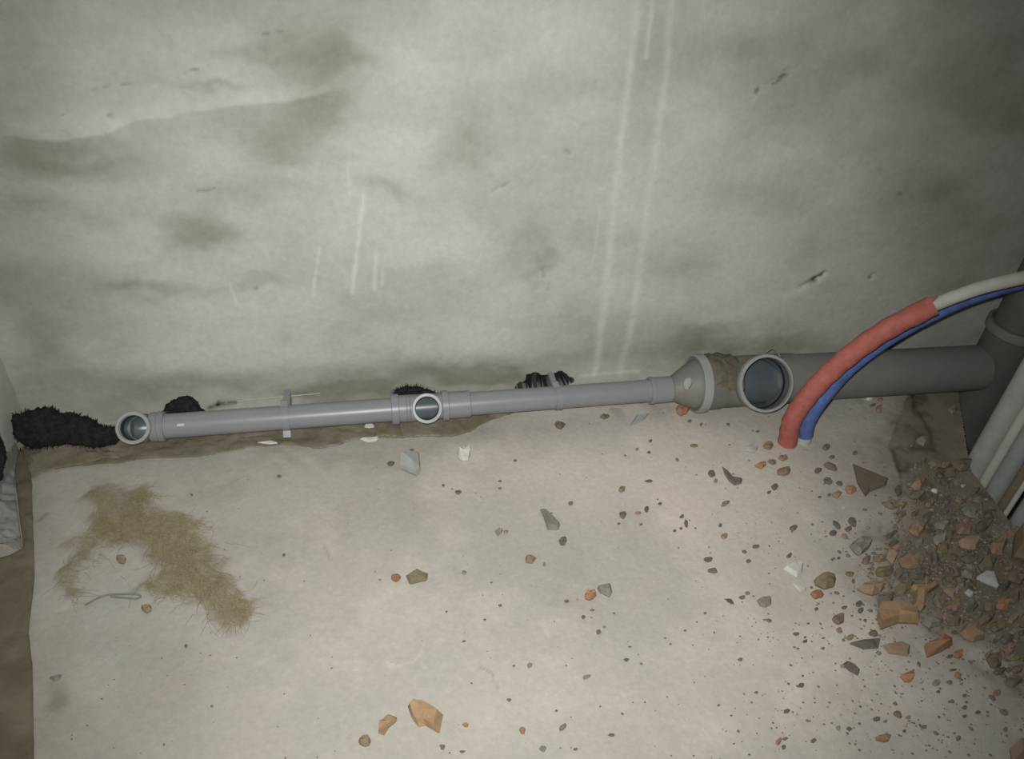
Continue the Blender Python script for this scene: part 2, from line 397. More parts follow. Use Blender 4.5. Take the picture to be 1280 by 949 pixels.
for cx_, cy_, rx, ry, am in [(1180, 640, 75, 110, .85), (1160, 540, 60, 60, .55), (1230, 740, 90, 70, .95), (1120, 750, 60, 50, .5), (1290, 830, 70, 50, .4), (1090, 690, 50, 50, .4), (1275, 945, 30, 20, .5),
        (1040, 600, 50, 50, .12), (600, 545, 80, 14, .3), (60, 870, 14, 18, .5), (45, 640, 30, 60, .25), (400, 575, 150, 12, .25), (840, 510, 60, 10, .3), (1100, 880, 120, 60, .12), (60, 930, 60, 60, .15)]:  # flat blobs along the film's lower edge are its shadow, painted on the floor
    damp_shade = damp_shade + am * np.exp(-((uu - cx_) / rx) ** 2 - ((vv - cy_) / ry) ** 2)
cm = in_poly(u + w1 * 14, v + w2 * 14, [(1136, 480), (1200, 480), (1216, 588), (1265, 652), (1180, 660), (1130, 606), (1110, 556), (1128, 520)])
damp_shade = np.maximum(damp_shade, cm * (0.62 + 0.45 * fbm(fx * 25, fy * 25, 171)))
lime_light = 0.3 * sstep(0.55, 0.8, fbm(fx * 7, fy * 7, 133, 5))
for cx_, cy_, rx, ry, am in [(1035, 800, 60, 30, .3), (650, 860, 140, 70, .25), (455, 750, 60, 40, .3), (1150, 870, 50, 20, .25), (845, 633, 22, 8, .4), (340, 720, 30, 20, .25), (820, 600, 170, 70, .75), (960, 660, 130, 110, .6), (1010, 850, 160, 110, .6), (640, 580, 120, 40, .4), (1225, 815, 30, 14, .5)]:  # wide right-hand blobs: pinkish dust that also paints in extra flash brightness
    lime_light = lime_light + am * np.exp(-((uu - cx_) / rx) ** 2 - ((vv - cy_) / ry) ** 2)
for pts, wd, am in [([(500, 840), (535, 819)], 1.5, .35), ([(690, 775), (678, 800)], 1.5, .3), ([(830, 900), (870, 905)], 4, .25), ([(300, 545), (395, 580)], 5, .3), ([(920, 790), (870, 830)], 2, .2)]:
    lime_light = lime_light + am * np.exp(-(seg_dist(uu, vv, pts) / wd) ** 2)
soil_dark = np.zeros_like(fx)
soil_dark = soil_dark + 0.5 * damp_shade * sstep(0.55, 0.75, fbm(fx * 30, fy * 30, 147)) * sstep(1020, 1120, u)
for pts, wd, am in [([(601, 833), (614, 842), (619, 858)], 1.6, .25), ([(1138, 486), (1144, 515), (1170, 548), (1168, 562), (1138, 560)], 3.0, .6), ([(1117, 562), (1128, 600)], 2.0, .5), ([(405, 685), (412, 698)], 1.2, .3), ([(50, 650), (62, 640)], 2, .35)]:
    soil_dark = soil_dark + am * np.exp(-(seg_dist(uu * 0.3 + u * 0.7, vv * 0.3 + v * 0.7, pts) / wd) ** 2)
soil_dark = soil_dark + 0.3 * sstep(-0.11, -0.02, fy) * sstep(0.5, 0.7, fbm(fx * 22, fy * 22, 151))
lime_light = lime_light * np.where(cm, 0.15, 1.0)
zd = 0.004 * (fbm(fx * 4, fy * 4, 161) - 0.5) + 0.0015 * (fbm(fx * 25, fy * 25, 163) - 0.5)
zd = np.where(fy < -1.05, 0, zd - 0.001)
me = bpy.data.meshes.new('floor')
me.from_pydata(np.stack([fx, fy, zd], 1).tolist(), [], ff.tolist()); me.update()
set_stains(me, np.stack([damp_shade, lime_light, soil_dark], 1))
bm = bmesh.new(); bm.from_mesh(me)
bmesh.ops.delete(bm, geom=[vv_ for vv_ in bm.verts if not vv_.link_faces], context='VERTS')
bed = [e for e in bm.edges if e.is_boundary]
r = bmesh.ops.extrude_edge_only(bm, edges=bed)
for g in r['geom']:
    if isinstance(g, bmesh.types.BMVert): g.co.z = -0.16
bm.to_mesh(me); bm.free()
floor = link_mesh('floor', me, 'screed'); tag(floor, kind='structure')
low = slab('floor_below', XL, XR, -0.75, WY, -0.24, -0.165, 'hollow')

# ------------------------------------------------------------------ drain pipe run
A0 = hit(200, 533.5, 1, -0.057); A1 = hit(830, 487.0, 1, -0.057)
dirS = (A1 - A0) / np.linalg.norm(A1 - A0)
def small_at(px):
    """point of the small pipe's axis seen at image column px"""
    lo, hi = -1.0, 2.0
    for _ in range(50):
        mid = (lo + hi) / 2
        if to_pix(A0 + dirS * mid)[0] < px: lo = mid
        else: hi = mid
    return A0 + dirS * lo
RB = 0.055
B0 = hit(870, 479.5, 2, 0.068); B1 = hit(1235, 459.0, 1, B0[1]); B1[2] = max(B1[2], 0.058)
dirB = (B1 - B0) / np.linalg.norm(B1 - B0)
def big_at(px):
    lo, hi = -1.0, 2.0
    for _ in range(50):
        mid = (lo + hi) / 2
        if to_pix(B0 + dirB * mid)[0] < px: lo = mid
        else: hi = mid
    return B0 + dirB * lo

def pipe(name, P, Q, ro, ri, mat, label, cat, group=None):
    P = np.asarray(P); Q = np.asarray(Q); L = np.linalg.norm(Q - P)
    V, Fc = lathe(tube_profile(0, L, ro, ri), 48, True)
    me = bpy.data.meshes.new(name); me.from_pydata(V, [], Fc); me.update(); fix_normals(me)
    o = link_mesh(name, me, mat); o.matrix_world = frame_x(P, Q - P); tag(o, label, cat, group); return o
def ring(name, t0, t1, ro, ri, mat, parent, rot=None, ch=0.0012):
    V, Fc = lathe(tube_profile(t0, t1, ro, ri, ch), 48, True)
    if rot is not None: V = [tuple(rot @ Vector(v)) for v in V]
    me = bpy.data.meshes.new(name); me.from_pydata(V, [], Fc); me.update(); fix_normals(me)
    return link_mesh(name, me, mat, parent)

def branch_rot(elev):      # turns +X into the branch direction (towards the room and up)
    return Matrix.Rotation(-math.radians(elev), 4, 'X') @ Matrix.Rotation(-math.pi / 2, 4, 'Z')

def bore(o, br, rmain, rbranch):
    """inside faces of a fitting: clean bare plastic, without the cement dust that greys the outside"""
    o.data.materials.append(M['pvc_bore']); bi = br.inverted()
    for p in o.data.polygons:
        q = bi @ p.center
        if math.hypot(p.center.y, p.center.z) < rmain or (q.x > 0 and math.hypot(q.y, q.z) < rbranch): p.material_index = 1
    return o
# left elbow
pe = small_at(175.5); L1 = np.linalg.norm(small_at(207) - pe)
root = empty('pipe_elbow', frame_x(pe, dirS)); tag(root, 'grey plastic pipe elbow with open round mouth beside the long black wad', 'pipe fitting')
br = branch_rot(42)
outer = tmp_obj(lathe([(-0.031, 0), (-0.030, 0.012), (-0.024, 0.021), (-0.014, 0.027), (0, 0.0285), (L1 - 0.034, 0.0285), (L1 - 0.034, 0.0262), (L1 - 0.026, 0.0262), (L1 - 0.026, 0.0298), (L1, 0.0298), (L1, 0)]))
me = boolean(outer, [(tmp_obj(lathe([(0, 0), (0, 0.0285), (0.046, 0.0292), (0.046, 0)]), br), 'UNION'),
                     (tmp_obj(lathe([(-0.020, 0), (-0.016, 0.016), (0, 0.0252), (L1 + 0.01, 0.0252), (L1 + 0.01, 0)])), 'DIFFERENCE'),
                     (tmp_obj(lathe([(0, 0), (0, 0.0240), (0.06, 0.0247), (0.06, 0)]), br), 'DIFFERENCE')])
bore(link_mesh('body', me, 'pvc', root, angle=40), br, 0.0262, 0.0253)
rim = ring('mouth_rim', 0.040, 0.052, 0.0318, 0.0256, 'pvc_rim', root, br)
ring('socket_collar', L1 - 0.012, L1 - 0.002, 0.0312, 0.0299, 'pvc', root)
ring('seal_ring', 0.030, 0.036, 0.0250, 0.0232, 'rubber', rim, br)

# thin pipe, first length
dp1 = pipe('drain_pipe', small_at(195), small_at(498), 0.0250, 0.0225, 'pvc', 'thin grey drain pipe between the elbow and the small tee', 'pipe')

ts = np.linalg.norm(small_at(229.5) - small_at(195)); V = []  # flash highlight on the pipe, built as a thin white patch
for r_ in (0.0249, 0.0253):
    for i in range(5):
        a = math.radians(36 + 11 * i / 4)
        for t in (ts - 0.0065, ts + 0.0065): V.append((t, -r_ * math.cos(a), r_ * math.sin(a)))
Fc = [(10 + 2 * i, 11 + 2 * i, 13 + 2 * i, 12 + 2 * i) for i in range(4)] + [(0, 2, 4, 6, 8, 18, 16, 14, 12, 10), (1, 11, 13, 15, 17, 19, 9, 7, 5, 3), (0, 10, 11, 1), (8, 9, 19, 18)]
tag(pymesh('painted_glint', V, Fc, 'white_bit', dp1, smooth=False), 'small white painted highlight on the pipe')
# small tee
pt = small_at(532); tl = -np.linalg.norm(pt - small_at(489)); trr = np.linalg.norm(small_at(560) - pt)
root = empty('pipe_tee', frame_x(pt, dirS)); tag(root, 'small grey pipe tee with shiny open mouth between the two thin pipes', 'pipe fitting')
br = branch_rot(37)
outer = tmp_obj(lathe([(tl, 0), (tl, 0.0292), (-0.03, 0.0286), (trr, 0.0275), (trr, 0)]))
me = boolean(outer, [(tmp_obj(lathe([(0, 0), (0, 0.0285), (0.048, 0.0292), (0.048, 0)]), br), 'UNION'),
                     (tmp_obj(lathe([(tl - .01, 0), (tl - .01, 0.0252), (trr + 0.01, 0.0252), (trr + 0.01, 0)])), 'DIFFERENCE'),
                     (tmp_obj(lathe([(0, 0), (0, 0.0240), (0.06, 0.0247), (0.06, 0)]), br), 'DIFFERENCE')])
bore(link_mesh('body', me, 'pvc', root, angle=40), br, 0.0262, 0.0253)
rim = ring('mouth_rim', 0.042, 0.053, 0.0312, 0.0257, 'pvc_rim', root, br)
ring('seal_ring', 0.031, 0.037, 0.0250, 0.0232, 'rubber', rim, br)
ring('socket_collar', tl, tl + 0.016, 0.0325, 0.0293, 'pvc', root)
ring('rib', -0.042, -0.039, 0.0298, 0.0285, 'pvc', root); ring('rib', -0.035, -0.032, 0.0298, 0.0285, 'pvc', root)

# thin pipe, second length with its own socket end
P0, P1 = small_at(552), small_at(826); L = np.linalg.norm(P1 - P0)
root = empty('drain_pipe', frame_x(P0, dirS)); tag(root, 'thin grey drain pipe between the small tee and the cone reducer', 'pipe')
ring('pipe_wall', 0.045, L, 0.0250, 0.0225, 'pvc', root)
soc = ring('socket', 0.0, 0.060, 0.0290, 0.0251, 'pvc', root)
ring('socket_collar', 0.0, 0.014, 0.0325, 0.0291, 'pvc', soc)

# reducer from thin to thick
p0 = small_at(813); p1 = small_at(838); p2 = big_at(872)
root = empty('pipe_reducer', frame_x(p0, dirS)); tag(root, 'grey cone-shaped reducer joining the thin drain pipe to the thick one', 'pipe fitting')
inv = root.matrix_world.inverted()
def cone_mesh(rings_, seg=48):
    V, Fc = [], []
    for c, ax, rr in rings_:
        fm = frame_x(c, ax)
        for k in range(seg):
            a = 2 * math.pi * k / seg; V.append(inv @ (fm @ Vector((0, rr * math.cos(a), rr * math.sin(a)))))
    for i in range(len(rings_) - 1):
        for k in range(seg):
            k2 = (k + 1) % seg; Fc.append((i * seg + k, (i + 1) * seg + k, (i + 1) * seg + k2, i * seg + k2))
    return V, Fc
mid = p1 * 0.72 + p2 * 0.28; mid2 = p1 * 0.3 + p2 * 0.7
V, Fc = cone_mesh([(p1, dirS, 0.0285), (p1 * 0.9 + p2 * 0.1, dirS, 0.030), (mid, dirS, 0.037), (mid2, dirB, 0.0515), (p1 * 0.15 + p2 * 0.85, dirB, 0.0555), (p2, dirB, 0.0562), (p2, dirB, 0.052), (mid2, dirB, 0.047), (mid, dirS, 0.033), (p1, dirS, 0.0255)])
me = bpy.data.meshes.new('cone'); me.from_pydata([tuple(x) for x in V], [], Fc); me.update(); fix_normals(me)
link_mesh('cone', me, 'pvc_big', root)
Ls = np.linalg.norm(p1 - p0)
ring('neck', 0, Ls, 0.0290, 0.0252, 'pvc', root); ring('neck_collar', -0.004, 0.006, 0.0305, 0.0253, 'pvc', root)
# pale plaster smears on the cone
for (cpx, cpy, a, b) in [(859, 480, 0.010, 0.013)]:
    c = np.asarray(hit(cpx, cpy, 1, B0[1] - 0.045)); rr = pix_ray(cpx, cpy)
    V, Fc = [], []
    ax = Vector(-rr).normalized(); s1 = ax.cross(Vector((0, 0, 1))).normalized(); s2 = ax.cross(s1)
    # drop onto the cone surface
    bmx = [Vector(inv.inverted() @ Vector(x)) for x in V]
    base = Vector(c)
    for j, (sc, hgt) in enumerate([(1, -0.012), (0.95, 0.001), (0.5, 0.003)]):
        for k in range(10):
            t = 2 * math.pi * k / 10; jit = 0.8 + 0.4 * random.random()
            V.append(inv @ (base + (s1 * math.cos(t) * a + s2 * math.sin(t) * b) * sc * jit + ax * hgt))
    for j in range(2):
        for k in range(10):
            k2 = (k + 1) % 10; Fc.append((j * 10 + k, j * 10 + k2, (j + 1) * 10 + k2, (j + 1) * 10 + k))
    Fc.append(tuple(range(20, 30)))
    pymesh('plaster_smear', V, Fc, 'riser_dull', root)

# big tee
pt = big_at(934); tl = -np.linalg.norm(pt - big_at(868)); trr = np.linalg.norm(big_at(990) - pt)
root = empty('pipe_tee', frame_x(pt, dirB)); tag(root, 'large dusty grey pipe tee with wide open mouth and mortar crust beside the red hose', 'pipe fitting')
br = branch_rot(34)
outer = tmp_obj(lathe([(tl, 0), (tl, 0.0615), (-0.075, 0.0605), (-0.07, 0.0580), (trr, 0.0580), (trr, 0)], 56))
me = boolean(outer, [(tmp_obj(lathe([(0, 0), (0, 0.0576), (0.05, 0.0580), (0.085, 0.0605), (0.085, 0)], 56), br), 'UNION'),
                     (tmp_obj(lathe([(tl - .01, 0), (tl - .01, 0.0535), (trr + 0.01, 0.0535), (trr + 0.01, 0)], 56)), 'DIFFERENCE'),
                     (tmp_obj(lathe([(0, 0), (0, 0.0540), (0.05, 0.0541), (0.056, 0.0564), (0.1, 0.0568), (0.1, 0)], 56), br), 'DIFFERENCE')])
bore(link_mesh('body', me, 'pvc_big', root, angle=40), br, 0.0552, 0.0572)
rim = ring('mouth_rim', 0.078, 0.092, 0.0632, 0.0572, 'pvc_rim', root, br)
ring('seal_ring', 0.060, 0.067, 0.0572, 0.0550, 'rubber', rim, br)
ring('socket_collar', tl - 0.002, tl + 0.018, 0.0668, 0.0616, 'pvc_rim', root)
# mortar crust on the upper left of the tee body
V, Fc = [], []
NA, NT = 26, 22
for i in range(NT + 1):
    for j in range(NA + 1):
        t = tl + 0.016 + (0.075) * i / NT; a = math.radians(20 + 130 * j / NA)   # angle from the room side over the top
        e = min(i, NT - i) / NT * 2; e2 = min(j, NA - j) / NA * 2
        n_ = float(fbm(np.array([t * 70.]), np.array([a * 5.]), 211)[0])
        h = 0.006 * (min(1, 3.0 * e) * min(1, 2.6 * e2)) * (n_ * 2.4 - 0.35) - 0.0012
        r_ = 0.0605 + h
        V.append((t, -r_ * math.cos(a), r_ * math.sin(a)))
for i in range(NT):
    for j in range(NA):
        q = i * (NA + 1) + j; Fc.append((q, q + NA + 1, q + NA + 2, q + 1))
pymesh('mortar_crust', V, Fc, 'mortar', root, angle=60)

# thick pipe to the stack, and the stack
S = hit(1275, 404, 1, B0[1] + 0.0)         # middle of the stack's collar
sx, sy = S[0], S[1]
pipe('drain_pipe', big_at(986), B0 + dirB * ((sx - B0[0]) / dirB[0] - 0.052), RB, 0.051, 'pvc_big', 'thick dusty drain pipe running from the large tee to the upright stack', 'pipe')
V, Fc = [], []
root = empty('drain_stack', Matrix.Translation((sx, sy, -0.16))); tag(root, 'thick dark upright drain stack with a collar standing in the right corner', 'pipe')
up = Matrix.Rotation(-math.pi / 2, 4, 'Y')
zr = S[2] + 0.16
ft = ring('fitting', 0.0, zr, 0.0600, 0.0555, 'pvc_stack', root, up); ring('collar', zr - 0.022, zr, 0.0675, 0.0601, 'pvc_big', ft, up); ring('upright_pipe', zr - 0.03, ZC + 0.155, 0.0552, 0.051, 'pvc_stack', root, up)
# dried mortar lump beside the stack, on the thick pipe
# ------------------------------------------------------------------ pipe clips
def clip(px, label, up_len, low_len, width, lean=0.0):
    c = small_at(px); root = empty('pipe_clip', frame_x(c, dirS)); tag(root, label, 'clip')
    V, Fc = [], []
    a0, a1, n = math.radians(-62), math.radians(112), 22     # over the room side of the pipe
    for i in range(n + 1):
        a = a0 + (a1 - a0) * i / n
        for r_, x_ in ((0.0252, -width / 2), (0.0252, width / 2), (0.0274, width / 2), (0.0274, -width / 2)):
            V.append((x_, -r_ * math.cos(a), r_ * math.sin(a)))
    for i in range(n):
        for k in range(4):
            k2 = (k + 1) % 4; Fc.append((i * 4 + k, i * 4 + k2, i * 4 + 4 + k2, i * 4 + 4 + k))
    Fc.append((3, 2, 1, 0)); Fc.append(tuple(range(n * 4, n * 4 + 4)))
    pymesh('band', V, Fc, 'pvc', root)
    def prong(name, y0, z0, y1, z1, w0, w1, th):
        d = Vector((0, y1 - y0, z1 - z0)).normalized(); nn = Vector((0, -d.z, d.y)) * th / 2
        V = []
        for (yy, zz, w, sh) in ((y0, z0, w0, 0), (y1, z1, w1, lean)):
            p = Vector((sh, yy, zz))
            V += [p + Vector((-w / 2, 0, 0)) - nn, p + Vector((w / 2, 0, 0)) - nn, p + Vector((w / 2, 0, 0)) + nn, p + Vector((-w / 2, 0, 0)) + nn]
        o = pymesh(name, V, [(0, 1, 2, 3), (7, 6, 5, 4), (0, 4, 5, 1), (1, 5, 6, 2), (2, 6, 7, 3), (3, 7, 4, 0)], 'pvc', root, smooth=False)
    prong('upper_jaw', 0.002, 0.020, 0.008, 0.026 + up_len, width, width * 0.95, 0.004)
    if low_len: prong('lower_jaw', -0.016, -0.020, -0.026, -0.022 - low_len, width, width, 0.004)
    V = []
    for x_ in (-width * .45, width * .45):
        for y_ in (0.024, 0.078):
            for z_ in (-0.02, 0.010): V.append((x_, y_, z_))
    pymesh('wall_foot', V, [(0, 1, 3, 2), (4, 6, 7, 5), (0, 4, 5, 1), (2, 3, 7, 6), (0, 2, 6, 4), (1, 5, 7, 3)], 'pvc', root, smooth=False)
clip(357.5, 'grey pipe clip with two jaws on the thin pipe between elbow and tee', 0.013, 0.010, 0.015)
clip(697, 'grey pipe clip with one leaning jaw before the dark hole in the wall', 0.012, 0.0, 0.014, -0.008)

# ------------------------------------------------------------------ red and blue sleeved hoses
def wall_pts(L_): return [hit(px, py, 1, y) for px, py, y in L_]
f0 = on_floor(984, 553); f0b = on_floor(1004, 551)
yr = f0[1]; yb = f0b[1] + 0.024
red = [f0 - np.array([0, 0, 0.10]), f0] + wall_pts([(990, 526, yr), (1011, 494, yr - .005), (1047, 457, yr - .01), (1100, 417, yr - .02), (1166, 382, yr - .03)])
white = wall_pts([(1130, 399, yr - .026), (1166, 382, yr - .03), (1222, 361, yr - .04), (1284, 346, yr - .05), (1345, 334, yr - .05)])
root = empty('water_hose', Matrix.Translation(tuple(f0))); tag(root, 'white water pipe in a red foam sleeve bending up out of the floor', 'hose')
off = Vector(f0)
pth = smooth_path(red, 8)
def rel(VF): return [tuple(Vector(x) - off) for x in VF[0]], VF[1]
rad = [0.0205 + 0.0008 * math.sin(i * 1.7) for i in range(len(pth))]
V, Fc = rel(sweep(pth, rad, 20)); sleeve = pymesh('red_sleeve', V, Fc, 'foam_red', root, angle=60)
V, Fc = rel(sweep(smooth_path(white, 8), 0.0130, 18)); pymesh('inner_pipe', V, Fc, 'pipe_white', root)
# torn sleeve lip
tip = Vector(hit(1164, 377, 1, yr - .03)) - off
V, Fc = sweep([tip + Vector((-0.012, 0, -0.006)), tip + Vector((0, 0, 0.004)), tip + Vector((0.010, 0, 0.010))], [0.006, 0.005, 0.0015], 7); pymesh('torn_lip', V, Fc, 'foam_red', sleeve)
blue = [f0b - np.array([0, 0, 0.10]), f0b] + wall_pts([(1010, 526, f0b[1] + .004), (1030, 496, f0b[1] + .012), (1063, 460, yb), (1112, 424, yb), (1176, 390, yb), (1240, 365, yb - .005), (1345, 338, yb - .015)])
off = Vector(f0b)
root = empty('water_hose', Matrix.Translation(tuple(f0b))); tag(root, 'blue sleeved water hose rising from the floor close behind the red one', 'hose')
bp = smooth_path(blue, 8)
V, Fc = rel(sweep(bp[10:], [0.0180 - 0.0065 * min(1, i / 40) for i in range(len(bp[10:]))], 18)); pymesh('blue_sleeve', V, Fc, 'foam_blue', root, angle=60)
V, Fc = rel(sweep(bp[:14], 0.0165, 16)); pymesh('inner_pipe', V, Fc, 'pipe_white', root)

# ------------------------------------------------------------------ upright risers in the shaft
def riser(px, py, r_, mat, label, name='riser_pipe', collar=False):
    c = on_floor(px, py); root_z = -0.165
    V, Fc = lathe(tube_profile(0, ZC - 0.001 - root_z, r_, r_ - 0.003), 28, True)
    me = bpy.data.meshes.new(name); me.from_pydata([(-z, y, x) for x, y, z in V], [], Fc); me.update(); fix_normals(me)
    o = link_mesh(name, me, mat); o.location = (c[0], c[1], root_z); tag(o, label, 'pipe', 'upright pipes in the floor shaft'); return o
riser(1226.5, 575, 0.0255, 'riser_grey', 'wide pale grey upright pipe in the floor shaft next to the thick drain pipe')
riser(1232, 600, 0.0110, 'pipe_white', 'narrow cream upright pipe between two wide grey ones in the floor shaft')
riser(1246, 613, 0.0195, 'riser_dull', 'dull blue grey upright pipe between cream and brown ones in the floor shaft')
riser(1256, 630, 0.0105, 'riser_brown', 'narrow brown upright pipe in the floor shaft')
riser(1258, 641, 0.0050, 'pipe_white', 'thinnest cream upright pipe in the floor shaft')
riser(1277, 652, 0.0190, 'riser_dull', 'dull grey upright pipe above the orange brick at the shaft edge')

# ------------------------------------------------------------------ black wads along the foot of the wall
def wad(name, label, spine, radii, squash=1.0, fuzz=260, flen=0.010, seed=1):
    r_ = np.random.default_rng(seed); path = smooth_path(spine, 10); n = len(path)
    rr = np.interp(np.linspace(0, 1, n), np.linspace(0, 1, len(radii)), radii)
    tt = np.linspace(0, 1, n); rr = rr * np.clip(np.minimum(tt, 1 - tt) * 9 + 0.35, 0, 1)
    V, Fc = sweep(path, list(rr), 22)
    base = np.array([path[min(i // 22, n - 1)] for i in range(len(V))]); A = np.array([list(x) for x in V])
    nz = fbm(A[:, 0] * 45 + seed, (A[:, 1] + A[:, 2]) * 45, 301 + seed) - 0.5
    nz2 = vnoise(A[:, 0] * 160 + seed, (A[:, 1] * 1.3 + A[:, 2]) * 160, 307) - 0.5
    A = base + (A - base) * (1 + 0.8 * nz + 0.28 * nz2)[:, None]
    A[:, 0] = np.maximum(A[:, 0], XL + 0.002); A[:, 2] = np.maximum(A[:, 2], 0.002); A[:, 1] = np.minimum(A[:, 1], WY - 0.003)
    c = A.mean(0); c[2] = 0
    root = empty(name, Matrix.Translation(tuple(c))); tag(root, label, 'wad')
    pymesh('core', A - c, Fc, 'black_wad', root, angle=70)
    V2, F2 = [], []
    for k in range(fuzz):
        i = r_.integers(0, len(A)); d = A[i] - base[i]; L = np.linalg.norm(d)
        if L < 1e-5: continue
        d = d / L + r_.normal(0, 0.45, 3); d /= np.linalg.norm(d); s = np.cross(d, [0.3, 0.5, 0.8]); s /= np.linalg.norm(s) + 1e-9; s2 = np.cross(d, s)
        w_ = 0.0012; q = len(V2); p = A[i] - d * 0.002
        tip = p + d * flen * r_.uniform(0.3, 1.2)
        tip[0] = max(tip[0], XL + .001); tip[2] = max(tip[2], 0.001); tip[1] = min(tip[1], WY - 0.002)
        V2 += [p + s * w_, p - s * .5 * w_ + s2 * .87 * w_, p - s * .5 * w_ - s2 * .87 * w_, tip]
        F2 += [(q, q + 1, q + 3), (q + 1, q + 2, q + 3), (q + 2, q, q + 3)]
    o = pymesh('fuzz', np.array(V2) - c, F2, 'black_wad', root, smooth=False); tag(o, kind='stuff')
wad('fibre_wad', 'long black fuzzy wad lying at the foot of the wall in the left corner', [hit(20, 541, 1, -.045), hit(40, 534, 1, -.040), hit(65, 534, 1, -.040), hit(100, 540, 1, -.04), hit(128, 546, 1, -.035), hit(150, 543, 1, -.03)], [.032, .036, .033, .029, .022, .020], fuzz=900, seed=2)
wad('fibre_wad', 'black rounded wad showing above the thin drain pipe beside the elbow', [hit(207, 521, 1, WY-.018), hit(220, 512, 1, WY-.018), hit(231, 508, 1, WY-.018), hit(243, 515, 1, WY-.018), hit(258, 519, 1, WY-.014)], [.012, .020, .022, .018, .007], fuzz=300, flen=.006, seed=5)
wad('fibre_wad', 'black frayed wad squeezed behind the small tee', [hit(493, 495, 1, WY-.014), hit(505, 491, 1, WY-.014), hit(522, 490, 1, WY-.014), hit(548, 494, 1, WY-.012)], [.008, .012, .013, .006], fuzz=400, flen=.012, seed=9)
wad('fibre_wad', 'narrow black wad hanging at the foot of the left wall beside the clear film', [hit(-20, 518, 0, XL + .01), hit(-9, 545, 0, XL + .01), hit(-5, 575, 0, XL + .01), hit(-9, 604, 0, XL + .01)], [.010, .013, .014, .012], fuzz=200, flen=.006, seed=14)
# ------------------------------------------------------------------ thin cord and wires
def strand(name, pts, r_, mat, label, cat):
    V, Fc = sweep(smooth_path(pts, 8), r_, 8); c = Vector(pts[0])
    o = pymesh(name, [Vector(x) - c for x in V], Fc, mat); o.location = c; tag(o, label, cat); return o
strand('thin_cord', wall_pts([(296, 502, WY - .006), (330, 498.5, WY - .008), (360, 495.5, WY - .008), (400, 492, WY - .005)]), 0.0011, 'cord', 'thin pale cord stretched along the wall above the thin drain pipe', 'cord')
strand('wire_loop', [hit(957, 441, 1, B0[1] + .02), hit(966, 436, 1, B0[1] + .02), hit(974, 444, 1, B0[1] + .012), hit(980, 457, 1, B0[1])], 0.0014, 'wire', 'thin dark wire loop on top of the large tee', 'wire')
strand('bent_wire', [on_floor(106, 757, .003), on_floor(118, 750, .004), on_floor(134, 744, .005), on_floor(152, 743, .005), on_floor(170, 743, .004), on_floor(176, 746, .004), on_floor(168, 748.5, .004), on_floor(150, 747, .004), on_floor(138, 746, .004)], 0.0016, 'wire', 'bent grey wire lying at the lower edge of the yellow fibre mat', 'wire')

# ------------------------------------------------------------------ plastic film
def film_strip(name, label, mat, up_edge, low_edge, nu=90, nv=14, amp=0.006, lift=0.003, seed=1, cat='film', bulge=0.0, group=None):
    """sheet between two photograph-surveyed floor lines, wrinkled in height"""
    U = np.array([on_floor(*p) for p in up_edge]); Lw = np.array([on_floor(*p) for p in low_edge])
    def resample(P, n):
        d = np.r_[0, np.cumsum(np.linalg.norm(np.diff(P, axis=0), axis=1))]; t = np.linspace(0, d[-1], n)
        return np.stack([np.interp(t, d, P[:, k]) for k in range(3)], 1)
    U = resample(U, nu); Lw = resample(Lw, nu); V = []
    for i in range(nu):
        for j in range(nv):
            t = j / (nv - 1); p = U[i] * (1 - t) + Lw[i] * t
            n1 = float(fbm(np.array([p[0] * 26]), np.array([p[1] * 34]), 401 + seed)[0]); n2 = abs(float(vnoise(np.array([p[0] * 40 + p[1] * 25]), np.array([p[1] * 60]), 411 + seed)[0]) - 0.5)
            z = lift + amp * (max(0, n1 - 0.3) * 1.6 + (0.5 - n2) * 0.9) * (0.3 + 0.7 * math.sin(math.pi * min(1, max(0.0, 0.08 + t * 0.9)))) + bulge * math.exp(-((t - 0.35) / 0.3) ** 2) * math.exp(-((i / nu - 0.5) / 0.3) ** 2)
            edge = (n1 - 0.5) * 0.012 if j == nv - 1 else 0
            if p[0] < XL + 0.003: z += XL + 0.003 - p[0]
            V.append((max(p[0], XL + 0.003), p[1] + edge, z))
    Fc = [(i * nv + j, (i + 1) * nv + j, (i + 1) * nv + j + 1, i * nv + j + 1) for i in range(nu - 1) for j in range(nv - 1)]
    c = np.mean(np.array(V), 0); c[2] = 0
    o = pymesh(name, np.array(V) - c, Fc, mat, angle=60); o.location = tuple(c); tag(o, label, cat, group)
    sd = o.modifiers.new('thickness', 'SOLIDIFY'); sd.thickness = 0.0008; sd.offset = 1
    return o
film_strip('plastic_film', 'wrinkled brown plastic film on the floor under the elbow and tall clip', 'film', [(120, 551), (200, 549), (300, 540), (420, 528), (492, 521)],
           [(60, 588), (110, 584), (170, 578), (212, 574), (250, 573), (320, 560), (400, 562), (445, 552), (505, 549)], 120, 16, 0.010, seed=3)
film_strip('plastic_film', 'brown plastic film folded in a curve on the floor under the small tee', 'film', [(480, 523), (560, 516), (640, 508)], [(468, 548), (520, 551), (560, 549), (588, 542), (612, 530), (650, 516)], 80, 12, 0.012, lift=0.006, seed=8)
film_strip('plastic_film', 'crumpled greenish film heaped in front of the long black wad', 'film', [(28, 562), (60, 556), (95, 556), (130, 562)], [(40, 598), (70, 588), (110, 582), (150, 574)], 60, 14, 0.014, seed=12, bulge=0.016)
